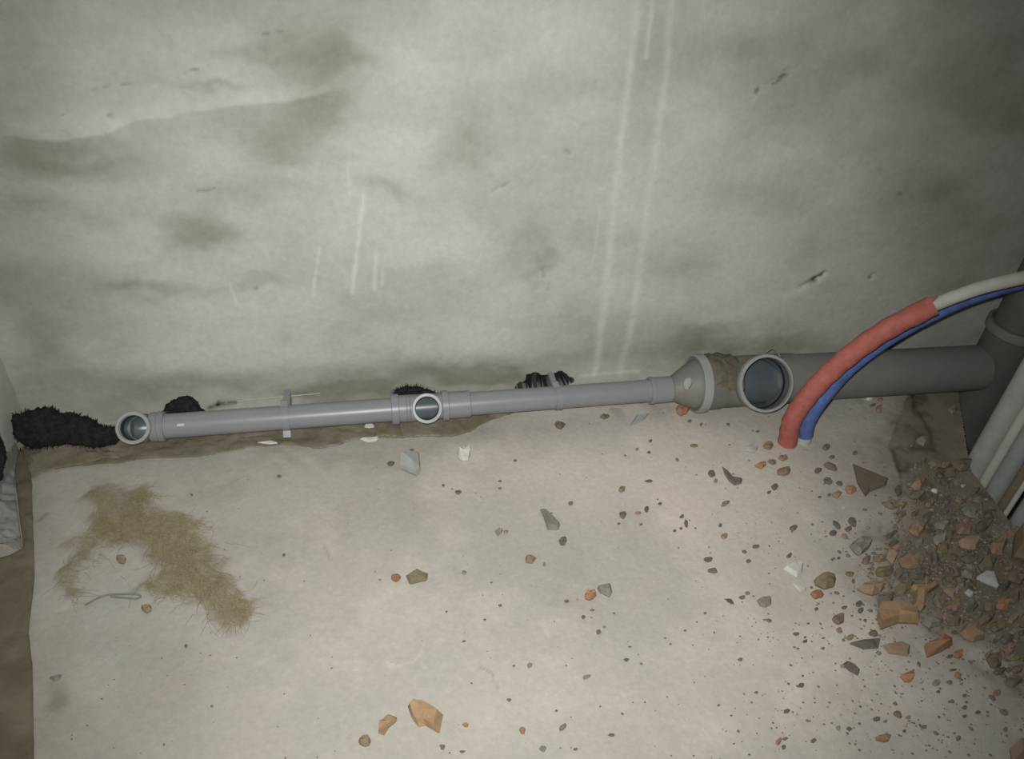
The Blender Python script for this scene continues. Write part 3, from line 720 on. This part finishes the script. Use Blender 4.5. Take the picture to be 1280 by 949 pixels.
film_strip('film_strip', 'long dark brown film strip lying along the left edge of the floor', 'film_dark', [(22, 566), (20, 600), (25, 640), (31, 688), (14, 697), (-15, 706), (-45, 730), (-60, 800), (-70, 949), (-75, 1080)],
           [(38, 566), (41, 610), (42, 660), (45, 720), (40, 765), (37, 795), (42, 830), (43, 880), (44, 949), (46, 1080)], 130, 14, 0.006, lift=0.004, seed=15)
film_strip('plastic_film', 'crumpled clear film stuffed in the gap beside the left wall', 'film_clear', [(4, 572), (-6, 600), (-12, 640), (-14, 692)], [(22, 570), (19, 602), (23, 640), (30, 692)], 50, 16, 0.024, seed=18)

# ------------------------------------------------------------------ yellow fibre mat
blobs = [(150, 640, 38, 30), (178, 620, 18, 18), (185, 660, 40, 25), (215, 690, 45, 32), (245, 715, 42, 35), (270, 745, 34, 30), (285, 772, 20, 18), (105, 690, 22, 22), (85, 720, 16, 26), (100, 745, 20, 9), (125, 615, 20, 16), (200, 735, 40, 16), (300, 760, 16, 22), (130, 665, 24, 16), (232, 655, 30, 14)]
def cover(u, v):
    s = 0
    for a, b, c, d in blobs: s = s + np.exp(-((u - a) / c) ** 2 * 1.2 - ((v - b) / d) ** 2 * 1.2)
    return s
c0 = on_floor(190, 690)
root = empty('fibre_mat', Matrix.Translation((c0[0], c0[1], 0))); tag(root, 'flattened yellow brown tuft of loose fibre lying on the floor near the left edge', 'fibre mat')
a, b = on_floor(40, 850), on_floor(350, 580)
gx, gy, gf = grid(np.arange(a[0] - .03, b[0] + .05, 0.004), np.arange(a[1], b[1], 0.004))
u, v = to_pix_many(np.stack([gx, gy, 0 * gx], 1)); nn = fbm(gx * 30, gy * 30, 501)
cv = cover(u + (nn - .5) * 40, v + (fbm(gx * 30, gy * 30, 507) - .5) * 30)
cv = sstep(0.25, 1.05, cv)
sel = cv[gf].max(1) > 0.02; gf = gf[sel]
me = bpy.data.meshes.new('felt'); me.from_pydata(np.stack([gx - c0[0], gy - c0[1], 0.003 + 0.007 * cv * nn], 1).tolist(), [], gf.tolist()); me.update()
at = me.attributes.new('cover', 'FLOAT', 'POINT'); at.data.foreach_set('value', cv.astype(np.float32))
bm = bmesh.new(); bm.from_mesh(me); bmesh.ops.delete(bm, geom=[x for x in bm.verts if not x.link_faces], context='VERTS'); bm.to_mesh(me); bm.free()
link_mesh('felt', me, 'fibre_mat', root)
V, Fc = [], []
cnt = 0
while cnt < 900:
    px, py = rng.uniform(55, 330), rng.uniform(590, 810)
    if rng.random() > min(1, float(cover(px, py)) * 0.8) ** 3: continue
    p = on_floor(px, py); ang = rng.normal(math.radians(-50), 0.7); L = rng.uniform(0.015, 0.05); k_ = rng.normal(0, 28); pts = []
    x, y = p[0], p[1]
    for s in range(7):
        pts.append(np.array([x - c0[0], y - c0[1], 0.004 + 0.010 * math.sin(math.pi * s / 6) * rng.random()])); x += math.cos(ang) * L / 6; y += math.sin(ang) * L / 6; ang += k_ * L / 6
    vv_, f_ = sweep(pts, 0.00024, 3, False); q = len(V)
    V += [tuple(t) for t in vv_]; Fc += [tuple(i + q for i in f) for f in f_]; cnt += 1
o = pymesh('strands', V, Fc, 'fibre', root); tag(o, kind='stuff')

# ------------------------------------------------------------------ rubble
def px_frame(px, py):
    p = on_floor(px, py); return p, on_floor(px + 1, py) - p, on_floor(px, py + 1) - p
def stone_mesh(outline, t, seed, top=0.72, facets=True):
    r_ = np.random.default_rng(seed); O = np.asarray(outline, float); n = len(O)
    V = []
    for (s, z, jz) in ((0.9, 0.0, 0), (1.0, 0.32 * t, 0.12), (top, t, 0.3)):
        sh = r_.normal(0, 0.05, 2) * np.ptp(O, axis=0) if z == t else 0
        for q in O:
            w = q * s + sh; V.append((w[0], w[1], z * (1 + (r_.random() - .5) * jz * 2) if z else 0.0))
    V.append((0, 0, 0)); V.append((*(O.mean(0) * top), t * (1 + 0.15 * r_.random())))
    Fc = []
    for j in range(2):
        for k in range(n):
            k2 = (k + 1) % n; a, b, c, d = j * n + k, j * n + k2, (j + 1) * n + k2, (j + 1) * n + k
            Fc += [(a, b, c), (a, c, d)] if r_.random() < .5 else [(a, b, d), (b, c, d)]
    for k in range(n):
        k2 = (k + 1) % n; Fc.append((k2, k, 3 * n)); Fc.append((2 * n + k, 2 * n + k2, 3 * n + 1))
    return V, Fc
seed_ = [1000]
placed = []
def put_stone(name, label, cat, mat, outline_px, t=None, group=None, top=0.75, z0=0.0):
    """outline given in photograph pixels, surveyed onto the floor; t is the thickness in metres"""
    seed_[0] += 1
    O = np.array(outline_px, float); c = O.mean(0); P = on_floor(*c)
    W_ = np.array([on_floor(*q)[:2] - P[:2] for q in O])
    area = 0.5 * np.sum(W_[:, 0] * np.roll(W_[:, 1], -1) - np.roll(W_[:, 0], -1) * W_[:, 1])
    if area < 0: W_ = W_[::-1]
    size = math.sqrt(abs(area))
    if t is None: t = size * 0.4
    # the seen outline includes some of the height: pull the far side in
    W_[:, 1] -= np.where(W_[:, 1] > 0, np.minimum(W_[:, 1] * 0.5, t * 0.8), 0)
    V, Fc = stone_mesh(W_, t, seed_[0], top)
    o = pymesh(name, V, Fc, mat, smooth=False); o.location = (P[0], P[1], 0.0005 + z0); tag(o, label, cat, group)
    placed.append((c[0], c[1], 0.5 * max(np.ptp(O[:, 0]), np.ptp(O[:, 1])))); return o
def ell(px, py, w, h, rot=0, n=None, seed=None):
    r_ = np.random.default_rng(int(px * 7 + py * 13) if seed is None else seed); n = n or (6 if max(w, h) < 9 else 8)
    a = (np.arange(n) + r_.uniform(-.32, .32, n)) * 2 * math.pi / n; k = r_.uniform(.82, 1.12, n); c, s = math.cos(math.radians(rot)), math.sin(math.radians(rot))
    x = w / 2 * np.cos(a) * k; y = h / 2 * np.sin(a) * k
    return np.stack([px + x * c - y * s, py + x * s + y * c], 1)

# the ones that can be told apart
put_stone('mortar_block', 'pale grey squared mortar block standing alone below the small tee', 'block', 'grey_block', [(501, 568), (523, 564), (526, 592), (521, 597), (500, 588)], 0.020, top=0.93)
put_stone('plaster_lump', 'small white cube-like plaster lump beside the pale grey mortar block', 'lump', 'white_bit', ell(580, 569, 19, 20), 0.018, top=0.8)
put_stone('stone_shard', 'pointed grey brown shard lying on the open middle of the floor', 'stone', 'stone_grey', [(674, 635), (679, 636), (700, 657), (698, 664), (684, 664), (680, 651)], 0.009)
put_stone('brick_chunk', 'largest orange tan brick piece on the open floor beside a curved one', 'brick piece', 'tan', [(509, 876), (514, 871), (529, 871), (540, 881), (554, 896), (549, 919), (532, 909), (523, 911), (515, 901)], 0.016)
put_stone('brick_chunk', 'curved tan brick piece next to the largest orange tan one', 'brick piece', 'tan', [(480, 896), (487, 889), (496, 894), (496, 903), (486, 911), (480, 921), (473, 919), (474, 905)], 0.010)
put_stone('brick_chunk', 'knobbly red brown brick crumb beside the curved tan piece', 'brick piece', 'brick_dusty', ell(456, 927, 18, 16), 0.010)
put_stone('stone_piece', 'olive brown angular stone next to a small round orange crumb', 'stone', 'stone_olive', [(507, 721), (520, 709), (535, 718), (534, 727), (512, 732)], 0.011)
put_stone('brick_chunk', 'small round orange brick crumb touching the olive brown angular stone', 'brick piece', 'brick', ell(495, 723, 13, 13), 0.009)
put_stone('brick_chunk', 'bright orange brick crumb beside a grey angular stone on the open floor', 'brick piece', 'brick', ell(737, 745, 15, 17), 0.011)
put_stone('stone_piece', 'grey angular stone next to the bright orange crumb on the open floor', 'stone', 'stone_grey', [(745, 735), (761, 727), (765, 742), (762, 748), (749, 742)], 0.010)
put_stone('stone_piece', 'dark grey five-sided stone just below the pointed shard', 'stone', 'stone_dark', ell(703, 677, 12, 13), 0.009)
put_stone('brick_chunk', 'pinkish brown squared brick crumb on the open middle floor', 'brick piece', 'brick_pink', ell(663, 699, 15, 16, 0, 5), 0.009)
put_stone('brick_chunk', 'orange brick lump resting against the bottom of the cone reducer', 'brick piece', 'brick', ell(852, 513, 20, 17), 0.015)
put_stone('plaster_flake', 'pale leaf-shaped plaster flake on the floor near the cone reducer', 'flake', 'plaster_pale', [(787, 533), (795, 518), (811, 516), (804, 527)], 0.006)
put_stone('stone_piece', 'grey brown stone just below the thin drain pipe near the leaning clip', 'stone', 'stone_brown', ell(700, 532, 14, 12), 0.009)
put_stone('stone_piece', 'dull brown stone between the leaf-shaped flake and the thin drain pipe', 'stone', 'stone_brown', ell(756, 521, 13, 8), 0.006)
put_stone('stick', 'dark hooked stick-like splinter on the floor left of the hoses', 'splinter', 'stone_dark', [(901, 582), (905, 586), (916, 600), (921, 604), (925, 599), (928, 600), (926, 606), (918, 608), (911, 603), (904, 592)], 0.006)
put_stone('plaster_flake', 'pale grey flake with dark edges at the foot of the red hose', 'flake', 'plaster_pale', ell(938, 561, 17, 14), 0.007)
put_stone('brick_chunk', 'oblong orange brick piece just below the foot of the hoses', 'brick piece', 'brick_dusty', ell(979, 590, 22, 12), 0.010)
put_stone('plaster_flake', 'white bluish plaster flake at the edge of the rubble beside the olive stone', 'flake', 'white_bit', [(978, 712), (991, 702), (1002, 704), (1002, 717), (995, 723)], 0.007)
put_stone('plaster_flake', 'narrow white plaster flake just below the larger white bluish one', 'flake', 'white_bit', [(988, 728), (1007, 735), (1007, 740), (1000, 742)], 0.005)
put_stone('stone_piece', 'round olive stone with a pale patch at the left edge of the rubble', 'stone', 'stone_olive', ell(1030, 727, 30, 22), 0.016)
put_stone('brick_chunk', 'orange crumb tucked against the round olive stone', 'brick piece', 'brick', ell(1020, 744, 18, 13), 0.011)
put_stone('stone_piece', 'grey rock chip standing apart near the two white flakes', 'stone', 'stone_grey', ell(955, 752, 20, 17), 0.008)
put_stone('tile_piece', 'large flat triangular grey brown piece at the edge of the rubble', 'tile piece', 'stone_brown', [(1064, 580), (1108, 597), (1107, 608), (1087, 616), (1081, 622), (1071, 606)], 0.006, top=0.95)
put_stone('stone_piece', 'purple grey lump with a whitish edge in the rubble below the triangular piece', 'stone', 'stone_grey', ell(1075, 682, 27, 28), 0.016)
put_stone('brick_chunk', 'longest orange brick piece lying flat in the rubble', 'brick piece', 'tan', [(1092, 755), (1113, 758), (1135, 763), (1147, 768), (1147, 782), (1122, 781), (1098, 790), (1093, 772)], 0.022, top=0.9)
put_stone('brick_chunk', 'upright orange brick piece meeting the longest one at a right angle', 'brick piece', 'tan', [(1130, 729), (1165, 733), (1160, 742), (1155, 747), (1149, 767), (1138, 763), (1139, 738)], 0.020, top=0.9)
put_stone('brick_chunk', 'bright orange wedge of brick at the front edge of the rubble', 'brick piece', 'brick', [(1153, 810), (1162, 803), (1175, 791), (1185, 795), (1189, 809), (1178, 816), (1157, 825)], 0.018)
put_stone('brick_chunk', 'small orange lump right beside the bright orange wedge', 'brick piece', 'brick', ell(1196, 818, 14, 13), 0.009)
put_stone('stone_piece', 'dark flat grey triangular chip in front of the longest orange brick piece', 'stone', 'stone_dark', [(1060, 805), (1079, 798), (1098, 796), (1097, 812), (1079, 813)], 0.008)
put_stone('brick_chunk', 'flat pinkish brick slice in front of the longest orange brick piece', 'brick piece', 'brick_pink', [(1099, 804), (1122, 800), (1137, 810), (1134, 822), (1109, 818)], 0.008)
put_stone('brick_chunk', 'dusty orange topped brick lump above the longest orange piece', 'brick piece', 'brick_dusty', ell(1088, 737, 34, 20), 0.016)
put_stone('brick_chunk', 'upright pinkish brick sliver beside the purple grey lump', 'brick piece', 'brick_pink', ell(1113, 694, 17, 28), 0.014)
put_stone('stone_piece', 'olive brown stone below the upright pinkish sliver', 'stone', 'stone_olive', ell(1104, 715, 28, 16), 0.012)
put_stone('stone_piece', 'tan grey mortar lump at the end of the longest orange brick piece', 'stone', 'stone_grey', ell(1163, 777, 29, 20), 0.014)
put_stone('stone_piece', 'dark elongated flat stone alone in front of the rubble', 'stone', 'stone_dark', [(1050, 828), (1056, 824), (1066, 830), (1074, 838), (1072, 846), (1061, 840)], 0.007)
put_stone('brick_chunk', 'round orange brick pebble alone in front of the bright orange wedge', 'brick piece', 'brick', ell(1133, 846, 17, 17, 0, 10), 0.011)
put_stone('brick_chunk', 'brown and orange oblong brick crumb alone well in front of the rubble', 'brick piece', 'brick_dusty', ell(1102, 923, 22, 13), 0.010)
put_stone('plaster_flake', 'light grey angular flake on the dark rubble near the shaft', 'flake', 'plaster_pale', [(1218, 725), (1228, 713), (1241, 717), (1251, 739), (1238, 734)], 0.012)
put_stone('plaster_flake', 'small narrow pale flake beside the light grey angular one', 'flake', 'plaster_pale', ell(1210, 743, 15, 7, 40), 0.008)
put_stone('brick_chunk', 'largest orange brick block at the very edge of the shaft', 'brick piece', 'brick_dusty', [(1257, 664), (1275, 655), (1300, 657), (1302, 706), (1275, 706), (1262, 703)], 0.055, top=0.92)
put_stone('brick_chunk', 'red brown brick block standing apart from the rubble heap', 'brick piece', 'brick_pink', [(1256, 934), (1280, 926), (1305, 930), (1300, 958), (1262, 956)], 0.03, top=0.9)
put_stone('stone_piece', 'red brown crumb in the bend of the yellow fibre mat', 'brick piece', 'brick_dusty', ell(152, 701, 12, 11), 0.010)
put_stone('brick_chunk', 'red brown crumb at the lower edge of the yellow fibre mat', 'brick piece', 'brick_dusty', ell(184, 762, 14, 11), 0.009)
put_stone('leaf_scrap', 'curled dark scrap beside the dark brown film strip', 'scrap', 'stone_grey', [(62, 848), (70, 845), (78, 843), (76, 850), (68, 853)], 0.004)
put_stone('plaster_flake', 'white curved chip on the brown film under the thin drain pipe', 'flake', 'white_bit', [(450, 552), (460, 557), (472, 555), (474, 551), (462, 553)], 0.007, z0=0.006)
put_stone('plaster_flake', 'white crumb on the brown film next to the thin drain pipe', 'flake', 'white_bit', ell(462, 536, 14, 6), 0.006, z0=0.006)
put_stone('plaster_flake', 'thin white sliver on the brown film below the tall clip', 'flake', 'white_bit', [(322, 556), (338, 554), (348, 558), (338, 559)], 0.004, z0=0.006)

# smaller loose pieces: (x, y, width, height, turn, kind)
KIND = {'d': ('stone_dark', 'stone_chip', 'dark grey', 'stone chip', 'stone'), 'b': ('stone_brown', 'stone_chip', 'brown', 'stone chip', 'stone'), 'g': ('stone_grey', 'stone_chip', 'light grey', 'stone chip', 'stone'),
        'o': ('brick', 'brick_crumb', 'orange', 'brick crumb', 'brick piece'), 'p': ('brick_pink', 'brick_crumb', 'pinkish', 'brick crumb', 'brick piece'), 'w': ('white_bit', 'plaster_crumb', 'white', 'plaster crumb', 'flake'),
        'v': ('stone_olive', 'stone_chip', 'olive', 'stone chip', 'stone'), 'u': ('brick_dusty', 'brick_crumb', 'dusty brown orange', 'brick crumb', 'brick piece')}
def zone(px, py):
    if heap_at(px, py) > 0.5: return 'in the dark rubble heap beside the floor shaft'
    if py < 640 and px > 920: return 'on the floor around the foot of the hoses'
    if px > 960: return 'scattered on the floor in front of the rubble heap'
    if py < 600: return 'on the floor close to the thin drain pipe'
    return 'scattered on the open pale floor'
heap_poly = [(1105, 610), (1150, 575), (1205, 580), (1262, 655), (1290, 700), (1330, 720), (1330, 880), (1255, 850), (1205, 800), (1150, 775), (1090, 745), (1075, 705), (1120, 660)]
def heap_at(px, py): return float(in_poly(np.array([px * 1.0]), np.array([py * 1.0]), heap_poly)[0])
LANDMARKS = [(512, 580, 'the pale grey mortar block'), (580, 569, 'the white plaster lump'), (687, 650, 'the pointed shard'), (532, 893, 'the largest tan brick piece'), (520, 721, 'the olive angular stone'),
    (745, 740, 'the bright orange crumb'), (663, 699, 'the pinkish squared crumb'), (852, 513, 'the cone reducer'), (799, 524, 'the leaf-shaped flake'), (915, 595, 'the hooked splinter'), (978, 560, 'the foot of the hoses'),
    (990, 720, 'the white flakes'), (1030, 730, 'the round olive stone'), (955, 752, 'the rock chip'), (1086, 600, 'the triangular piece'), (1075, 682, 'the purple grey lump'), (1120, 772, 'the longest orange brick piece'),
    (1148, 745, 'the upright orange brick piece'), (1172, 808, 'the bright orange wedge'), (1080, 806, 'the dark triangular chip'), (1118, 811, 'the flat pinkish slice'), (1088, 737, 'the dusty brick lump'), (1113, 697, 'the pinkish sliver'),
    (1061, 835, 'the dark elongated stone'), (1133, 846, 'the round orange pebble'), (1102, 923, 'the oblong brick crumb'), (1234, 727, 'the light grey angular flake'), (1275, 680, 'the orange brick block at the shaft'), (1275, 940, 'the red brown brick block'),
    (190, 690, 'the yellow fibre mat'), (60, 850, 'the dark brown film strip'), (1213, 590, 'the wide pale upright pipe'), (1250, 645, 'the thinnest upright pipe'), (950, 510, 'the large tee mouth'), (1150, 490, 'the thick drain pipe'), (700, 500, 'the leaning clip')]
def chip(px, py, w, h, rot, k, t=None):
    mat, name, colr, what, cat = KIND[k]
    size = 'tiny' if max(w, h) < 6.5 else 'small'
    size = size if max(w, h) < 17 else 'big'
    d, lm = min((math.hypot(px - a, py - b), n_) for a, b, n_ in LANDMARKS)
    lab = f'{size} {colr} {what} lying near {lm}' if d < 48 else f'{size} {colr} {what} {zone(px, py)}'
    put_stone(name, lab, cat, mat, ell(px, py, w, h, rot), t, lab.replace(' chip', ' chips').replace(' crumb', ' crumbs'))
chips = [(489, 580, 10, 7, -30, 'd'), (515, 563, 6, 4, 0, 'b'), (554, 607, 4, 4, 0, 'd'), (573, 616, 8, 7, 0, 'd'), (625, 602, 5, 3, 0, 'd'), (625, 611, 5, 3, 0, 'd'), (644, 576, 5, 4, 0, 'd'), (623, 665, 10, 12, 0, 'g'), (632, 665, 7, 5, 0, 'p'),
    (713, 630, 7, 6, 0, 'b'), (475, 725, 4, 3, 0, 'o'), (580, 716, 8, 6, 40, 'g'), (625, 757, 6, 5, 0, 'd'), (708, 752, 8, 5, 0, 'd'), (740, 763, 7, 4, 0, 'b'), (729, 772, 6, 6, 0, 'd'), (680, 706, 4, 7, 0, 'g'), (778, 644, 11, 11, 0, 'd'), (808, 637, 6, 10, 0, 'd'),
    (825, 630, 6, 5, 0, 'd'), (777, 612, 9, 11, 30, 'u'), (811, 602, 12, 4, 5, 'd'), (801, 656, 5, 4, 0, 'b'), (773, 655, 4, 4, 0, 'd'), (797, 642, 9, 4, 0, 'p'), (852, 646, 6, 6, 0, 'd'), (857, 655, 5, 12, -15, 'd'), (851, 661, 5, 5, 0, 'd'), (843, 664, 5, 4, 0, 'd'),
    (867, 558, 10, 4, 5, 'v'), (846, 575, 5, 5, 0, 'p'), (889, 593, 11, 9, 0, 'd'), (894, 602, 6, 6, 0, 'g'), (906, 630, 14, 6, -30, 'g'), (960, 558, 14, 12, 0, 'u'), (978, 573, 12, 9, 0, 'u'), (950, 582, 14, 11, 0, 'o'), (964, 578, 14, 6, 30, 'v'), (968, 609, 10, 10, 0, 'd'),
    (961, 616, 6, 5, 0, 'b'), (991, 661, 10, 9, 0, 'd'), (944, 684, 10, 6, 0, 'd'), (930, 690, 8, 5, 20, 'd'), (905, 671, 9, 10, 50, 'p'), (900, 657, 5, 6, 0, 'd'), (885, 700, 11, 9, 0, 'd'), (890, 714, 14, 8, 15, 'd'), (912, 752, 13, 6, 40, 'd'), (927, 747, 9, 6, 0, 'd'), (934, 742, 7, 6, 0, 'u'),
    (986, 695, 7, 9, 40, 'd'), (935, 702, 8, 6, 0, 'v'), (748, 791, 6, 8, 0, 'b'), (755, 784, 5, 4, 0, 'g'), (783, 825, 7, 6, 0, 'd'), (787, 809, 6, 3, 0, 'b'), (733, 847, 12, 6, -20, 'g'), (806, 878, 3, 3, 0, 'd'), (764, 919, 9, 6, 0, 'd'), (719, 937, 6, 5, 0, 'd'), (925, 825, 7, 6, 0, 'b'),
    (1001, 857, 9, 8, 0, 'b'), (945, 866, 5, 5, 0, 'd'), (983, 889, 9, 8, 0, 'd'), (973, 926, 7, 13, 15, 'p'), (979, 934, 6, 8, 0, 'd'), (981, 924, 8, 5, 0, 'b'), (1016, 926, 8, 8, 0, 'd'), (995, 793, 10, 5, 0, 'b'), (1006, 802, 6, 6, 0, 'd'), (997, 811, 5, 3, 0, 'd'), (898, 882, 5, 4, 0, 'b'), (703, 909, 8, 14, 25, 'g'),
    (582, 906, 9, 8, 0, 'o'), (653, 913, 8, 12, 0, 'o'), (553, 934, 7, 9, -20, 'd'), (578, 940, 8, 4, 0, 'd'), (678, 936, 9, 11, 0, 'g'), (636, 875, 6, 6, 0, 'd'), (662, 832, 6, 9, 15, 'g'), (642, 833, 4, 4, 0, 'd'), (580, 802, 6, 3, -15, 'd'), (606, 775, 4, 4, 0, 'd'), (558, 765, 3, 3, 0, 'd'), (881, 767, 4, 4, 0, 'd'),
    (233, 808, 4, 7, 0, 'd'), (355, 694, 4, 6, 20, 'd'), (349, 596, 6, 5, 0, 'b'), (240, 619, 4, 3, 0, 'd'), (265, 883, 4, 5, 20, 'b'), (205, 931, 3, 5, 0, 'd'), (796, 562, 5, 4, 0, 'u'), (813, 552, 5, 4, 0, 'd'), (811, 566, 5, 4, 0, 'd'), (862, 527, 6, 4, 0, 'd'), (876, 531, 4, 5, 40, 'd'), (910, 531, 6, 4, 40, 'd'), (947, 540, 6, 4, 0, 'v'),
    (1032, 560, 10, 10, 0, 'b'), (1068, 567, 7, 7, 0, 'd'), (1037, 584, 24, 8, 32, 'b'), (1022, 589, 10, 8, -20, 'd'), (1040, 572, 9, 5, 0, 'b'), (1034, 602, 14, 9, 30, 'd'), (1049, 605, 10, 7, 40, 'd'), (1062, 613, 15, 14, 30, 'o'), (1045, 619, 12, 11, 0, 'u'), (1055, 635, 5, 4, 0, 'w'), (1024, 622, 6, 3, 0, 'd'), (1036, 619, 5, 6, 0, 'd'),
    (1045, 657, 17, 6, 48, 'd'), (1064, 653, 20, 8, 50, 'd'), (1060, 662, 10, 8, 0, 'd'), (1041, 667, 11, 9, 0, 'd'), (1055, 671, 12, 7, 35, 'p'), (1061, 718, 13, 7, 20, 'v'), (1066, 727, 4, 8, -20, 'd'), (1048, 698, 4, 5, 0, 'd'), (1047, 773, 15, 20, -10, 'b'), (1048, 788, 8, 10, -30, 'u'), (1073, 755, 8, 10, 0, 'd'), (1075, 764, 8, 9, 20, 'd'), (1055, 760, 8, 6, 0, 'd'),
    (1081, 776, 4, 6, -30, 'd'), (1061, 797, 11, 10, 0, 'p'), (1090, 792, 14, 9, 30, 'd'), (1186, 821, 8, 7, 0, 'd'), (1169, 854, 11, 11, 0, 'g'), (1196, 844, 9, 12, -30, 'u'), (1186, 853, 9, 6, 30, 'b'), (1172, 865, 6, 5, 0, 'd'), (1121, 893, 16, 8, 45, 'b'), (1135, 897, 8, 7, 0, 'p'), (1095, 899, 10, 8, 0, 'd'), (1106, 902, 6, 5, 0, 'b'), (1154, 909, 9, 7, 0, 'b'),
    (1047, 910, 7, 8, 0, 'g'), (1061, 911, 7, 8, -25, 'd'), (1205, 870, 6, 7, 0, 'd'), (1205, 885, 7, 7, 0, 'd'), (1205, 896, 7, 5, 0, 'd'), (1221, 891, 7, 7, 0, 'd'), (1197, 923, 7, 10, 0, 'v'), (1256, 912, 6, 9, 0, 'v'), (1239, 872, 13, 6, 45, 'b'), (1253, 890, 16, 7, 40, 'b'), (1245, 866, 10, 12, 0, 'u'), (1006, 797, 4, 4, 0, 'd'), (1028, 811, 5, 5, 0, 'b'), (1029, 798, 6, 3, 0, 'b'), (1148, 831, 5, 9, -30, 'd'),
    (1130, 914, 5, 5, 0, 'd'), (1167, 614, 11, 6, 20, 'w'), (1203, 608, 7, 5, 0, 'w'), (1020, 762, 5, 6, 20, 'd'), (1010, 780, 5, 3, 10, 'b'), (1190, 838, 12, 4, 0, 'b'), (1088, 808, 4, 9, 40, 'w'), (1040, 700, 4, 4, 0, 'd'), (1100, 500, 8, 6, 0, 'u'), (1098, 512, 9, 12, 0, 'u'), (1090, 507, 8, 5, 0, 'd'), (1152, 553, 16, 12, 0, 'g'), (1140, 556, 8, 9, 0, 'v'), (1190, 513, 12, 10, 0, 'g'), (1086, 497, 12, 10, 40, 'w')]
for c_ in chips: chip(*c_)

# the heap itself: individual pieces packed between the ones above
tries = 0; made = 0
while made < 140 and tries < 9000:
    tries += 1
    px, py = rng.uniform(1065, 1300), rng.uniform(575, 880)
    if not heap_at(px, py): continue
    w = (rng.choice([8, 11, 15, 20, 26, 33], p=[.17, .22, .24, .18, .12, .07]) if made > 30 else rng.choice([20, 26, 33])) * rng.uniform(.85, 1.15); h = w * rng.uniform(.5, .95)
    if any((px - a) ** 2 + ((py - b) * 1.1) ** 2 < (0.42 * w + 0.55 * c) ** 2 for a, b, c in placed): continue
    fl_px, fl_py = px, py
    P = on_floor(px, py)
    if P[1] > SY - 0.01 and P[0] > np.interp(P[1], edge_y, edge_x) - 0.014: continue
    k = rng.choice(list('dbgopvuw'), p=[.2, .29, .16, .01, .06, .16, .12, .0])
    chip(px, py, w, h, rng.uniform(0, 180), k, None); made += 1

# grit: crumbs nobody could count
V, Fc = [], []
def grit_add(px, py, s, zz=0.0):
    p = on_floor(px, py)
    if p[1] > 0.01 or p[0] < XL + .02: return
    if p[1] > SY - 0.01 and p[0] > np.interp(p[1], edge_y, edge_x) - 0.006: return
    q = len(V); n = 5; a0 = rng.uniform(0, 6.28)
    for k in range(n):
        a = a0 + 2 * math.pi * k / n; r_ = s * rng.uniform(.7, 1.25); V.append((p[0] + r_ * math.cos(a), p[1] + r_ * math.sin(a) * 0.85, zz))
    V.append((p[0], p[1], zz + s * rng.uniform(.6, 1.3)))
    for k in range(n): Fc.append((q + k, q + (k + 1) % n, q + n))
GM = []
def grit_obj(mat_i, n, sampler, s0, s1):
    for _ in range(n):
        px, py = sampler()
        if 965 < px < 1022 and 530 < py < 562: continue
        a = len(Fc); grit_add(px, py, s0 + (s1 - s0) * rng.random() ** 2); GM.extend([mat_i] * (len(Fc) - a))
def s_right():
    while True:
        px, py = rng.uniform(560, 1290), rng.uniform(505, 960)
        if rng.random() < 0.05 + 0.95 * max(0, (px - 620) / 670) ** 2.0: return px, py
def s_heap():
    while True:
        px, py = rng.normal(1190, 75), rng.normal(710, 85)
        if 560 < py < 960 and px < 1310 and (heap_at(px, py) or rng.random() < 0.12): return px, py
def s_all(): return rng.uniform(50, 1290), rng.uniform(570, 960)
def s_front():
    while True:
        px, py = rng.normal(1120, 110), rng.normal(800, 110)
        if 540 < py < 960 and px < 1310: return px, py
grit_obj(0, 480, s_right, 0.0010, 0.0030)
grit_obj(1, 1500, s_heap, 0.0016, 0.0060)
grit_obj(2, 500, s_heap, 0.0016, 0.0055)
grit_obj(3, 380, s_front, 0.0010, 0.0028)
grit_obj(1, 190, s_front, 0.0010, 0.0028)
grit_obj(1, 150, s_all, 0.0008, 0.0020)
o = pymesh('grit', V, Fc, 'stone_dark', smooth=False); tag(o, 'fine grit and crumbs strewn over the floor, thickest around the rubble heap', 'grit', kind='stuff')
for k in ('stone_brown', 'stone_grey', 'brick_dusty'): o.data.materials.append(M[k])
o.data.polygons.foreach_set('material_index', GM)
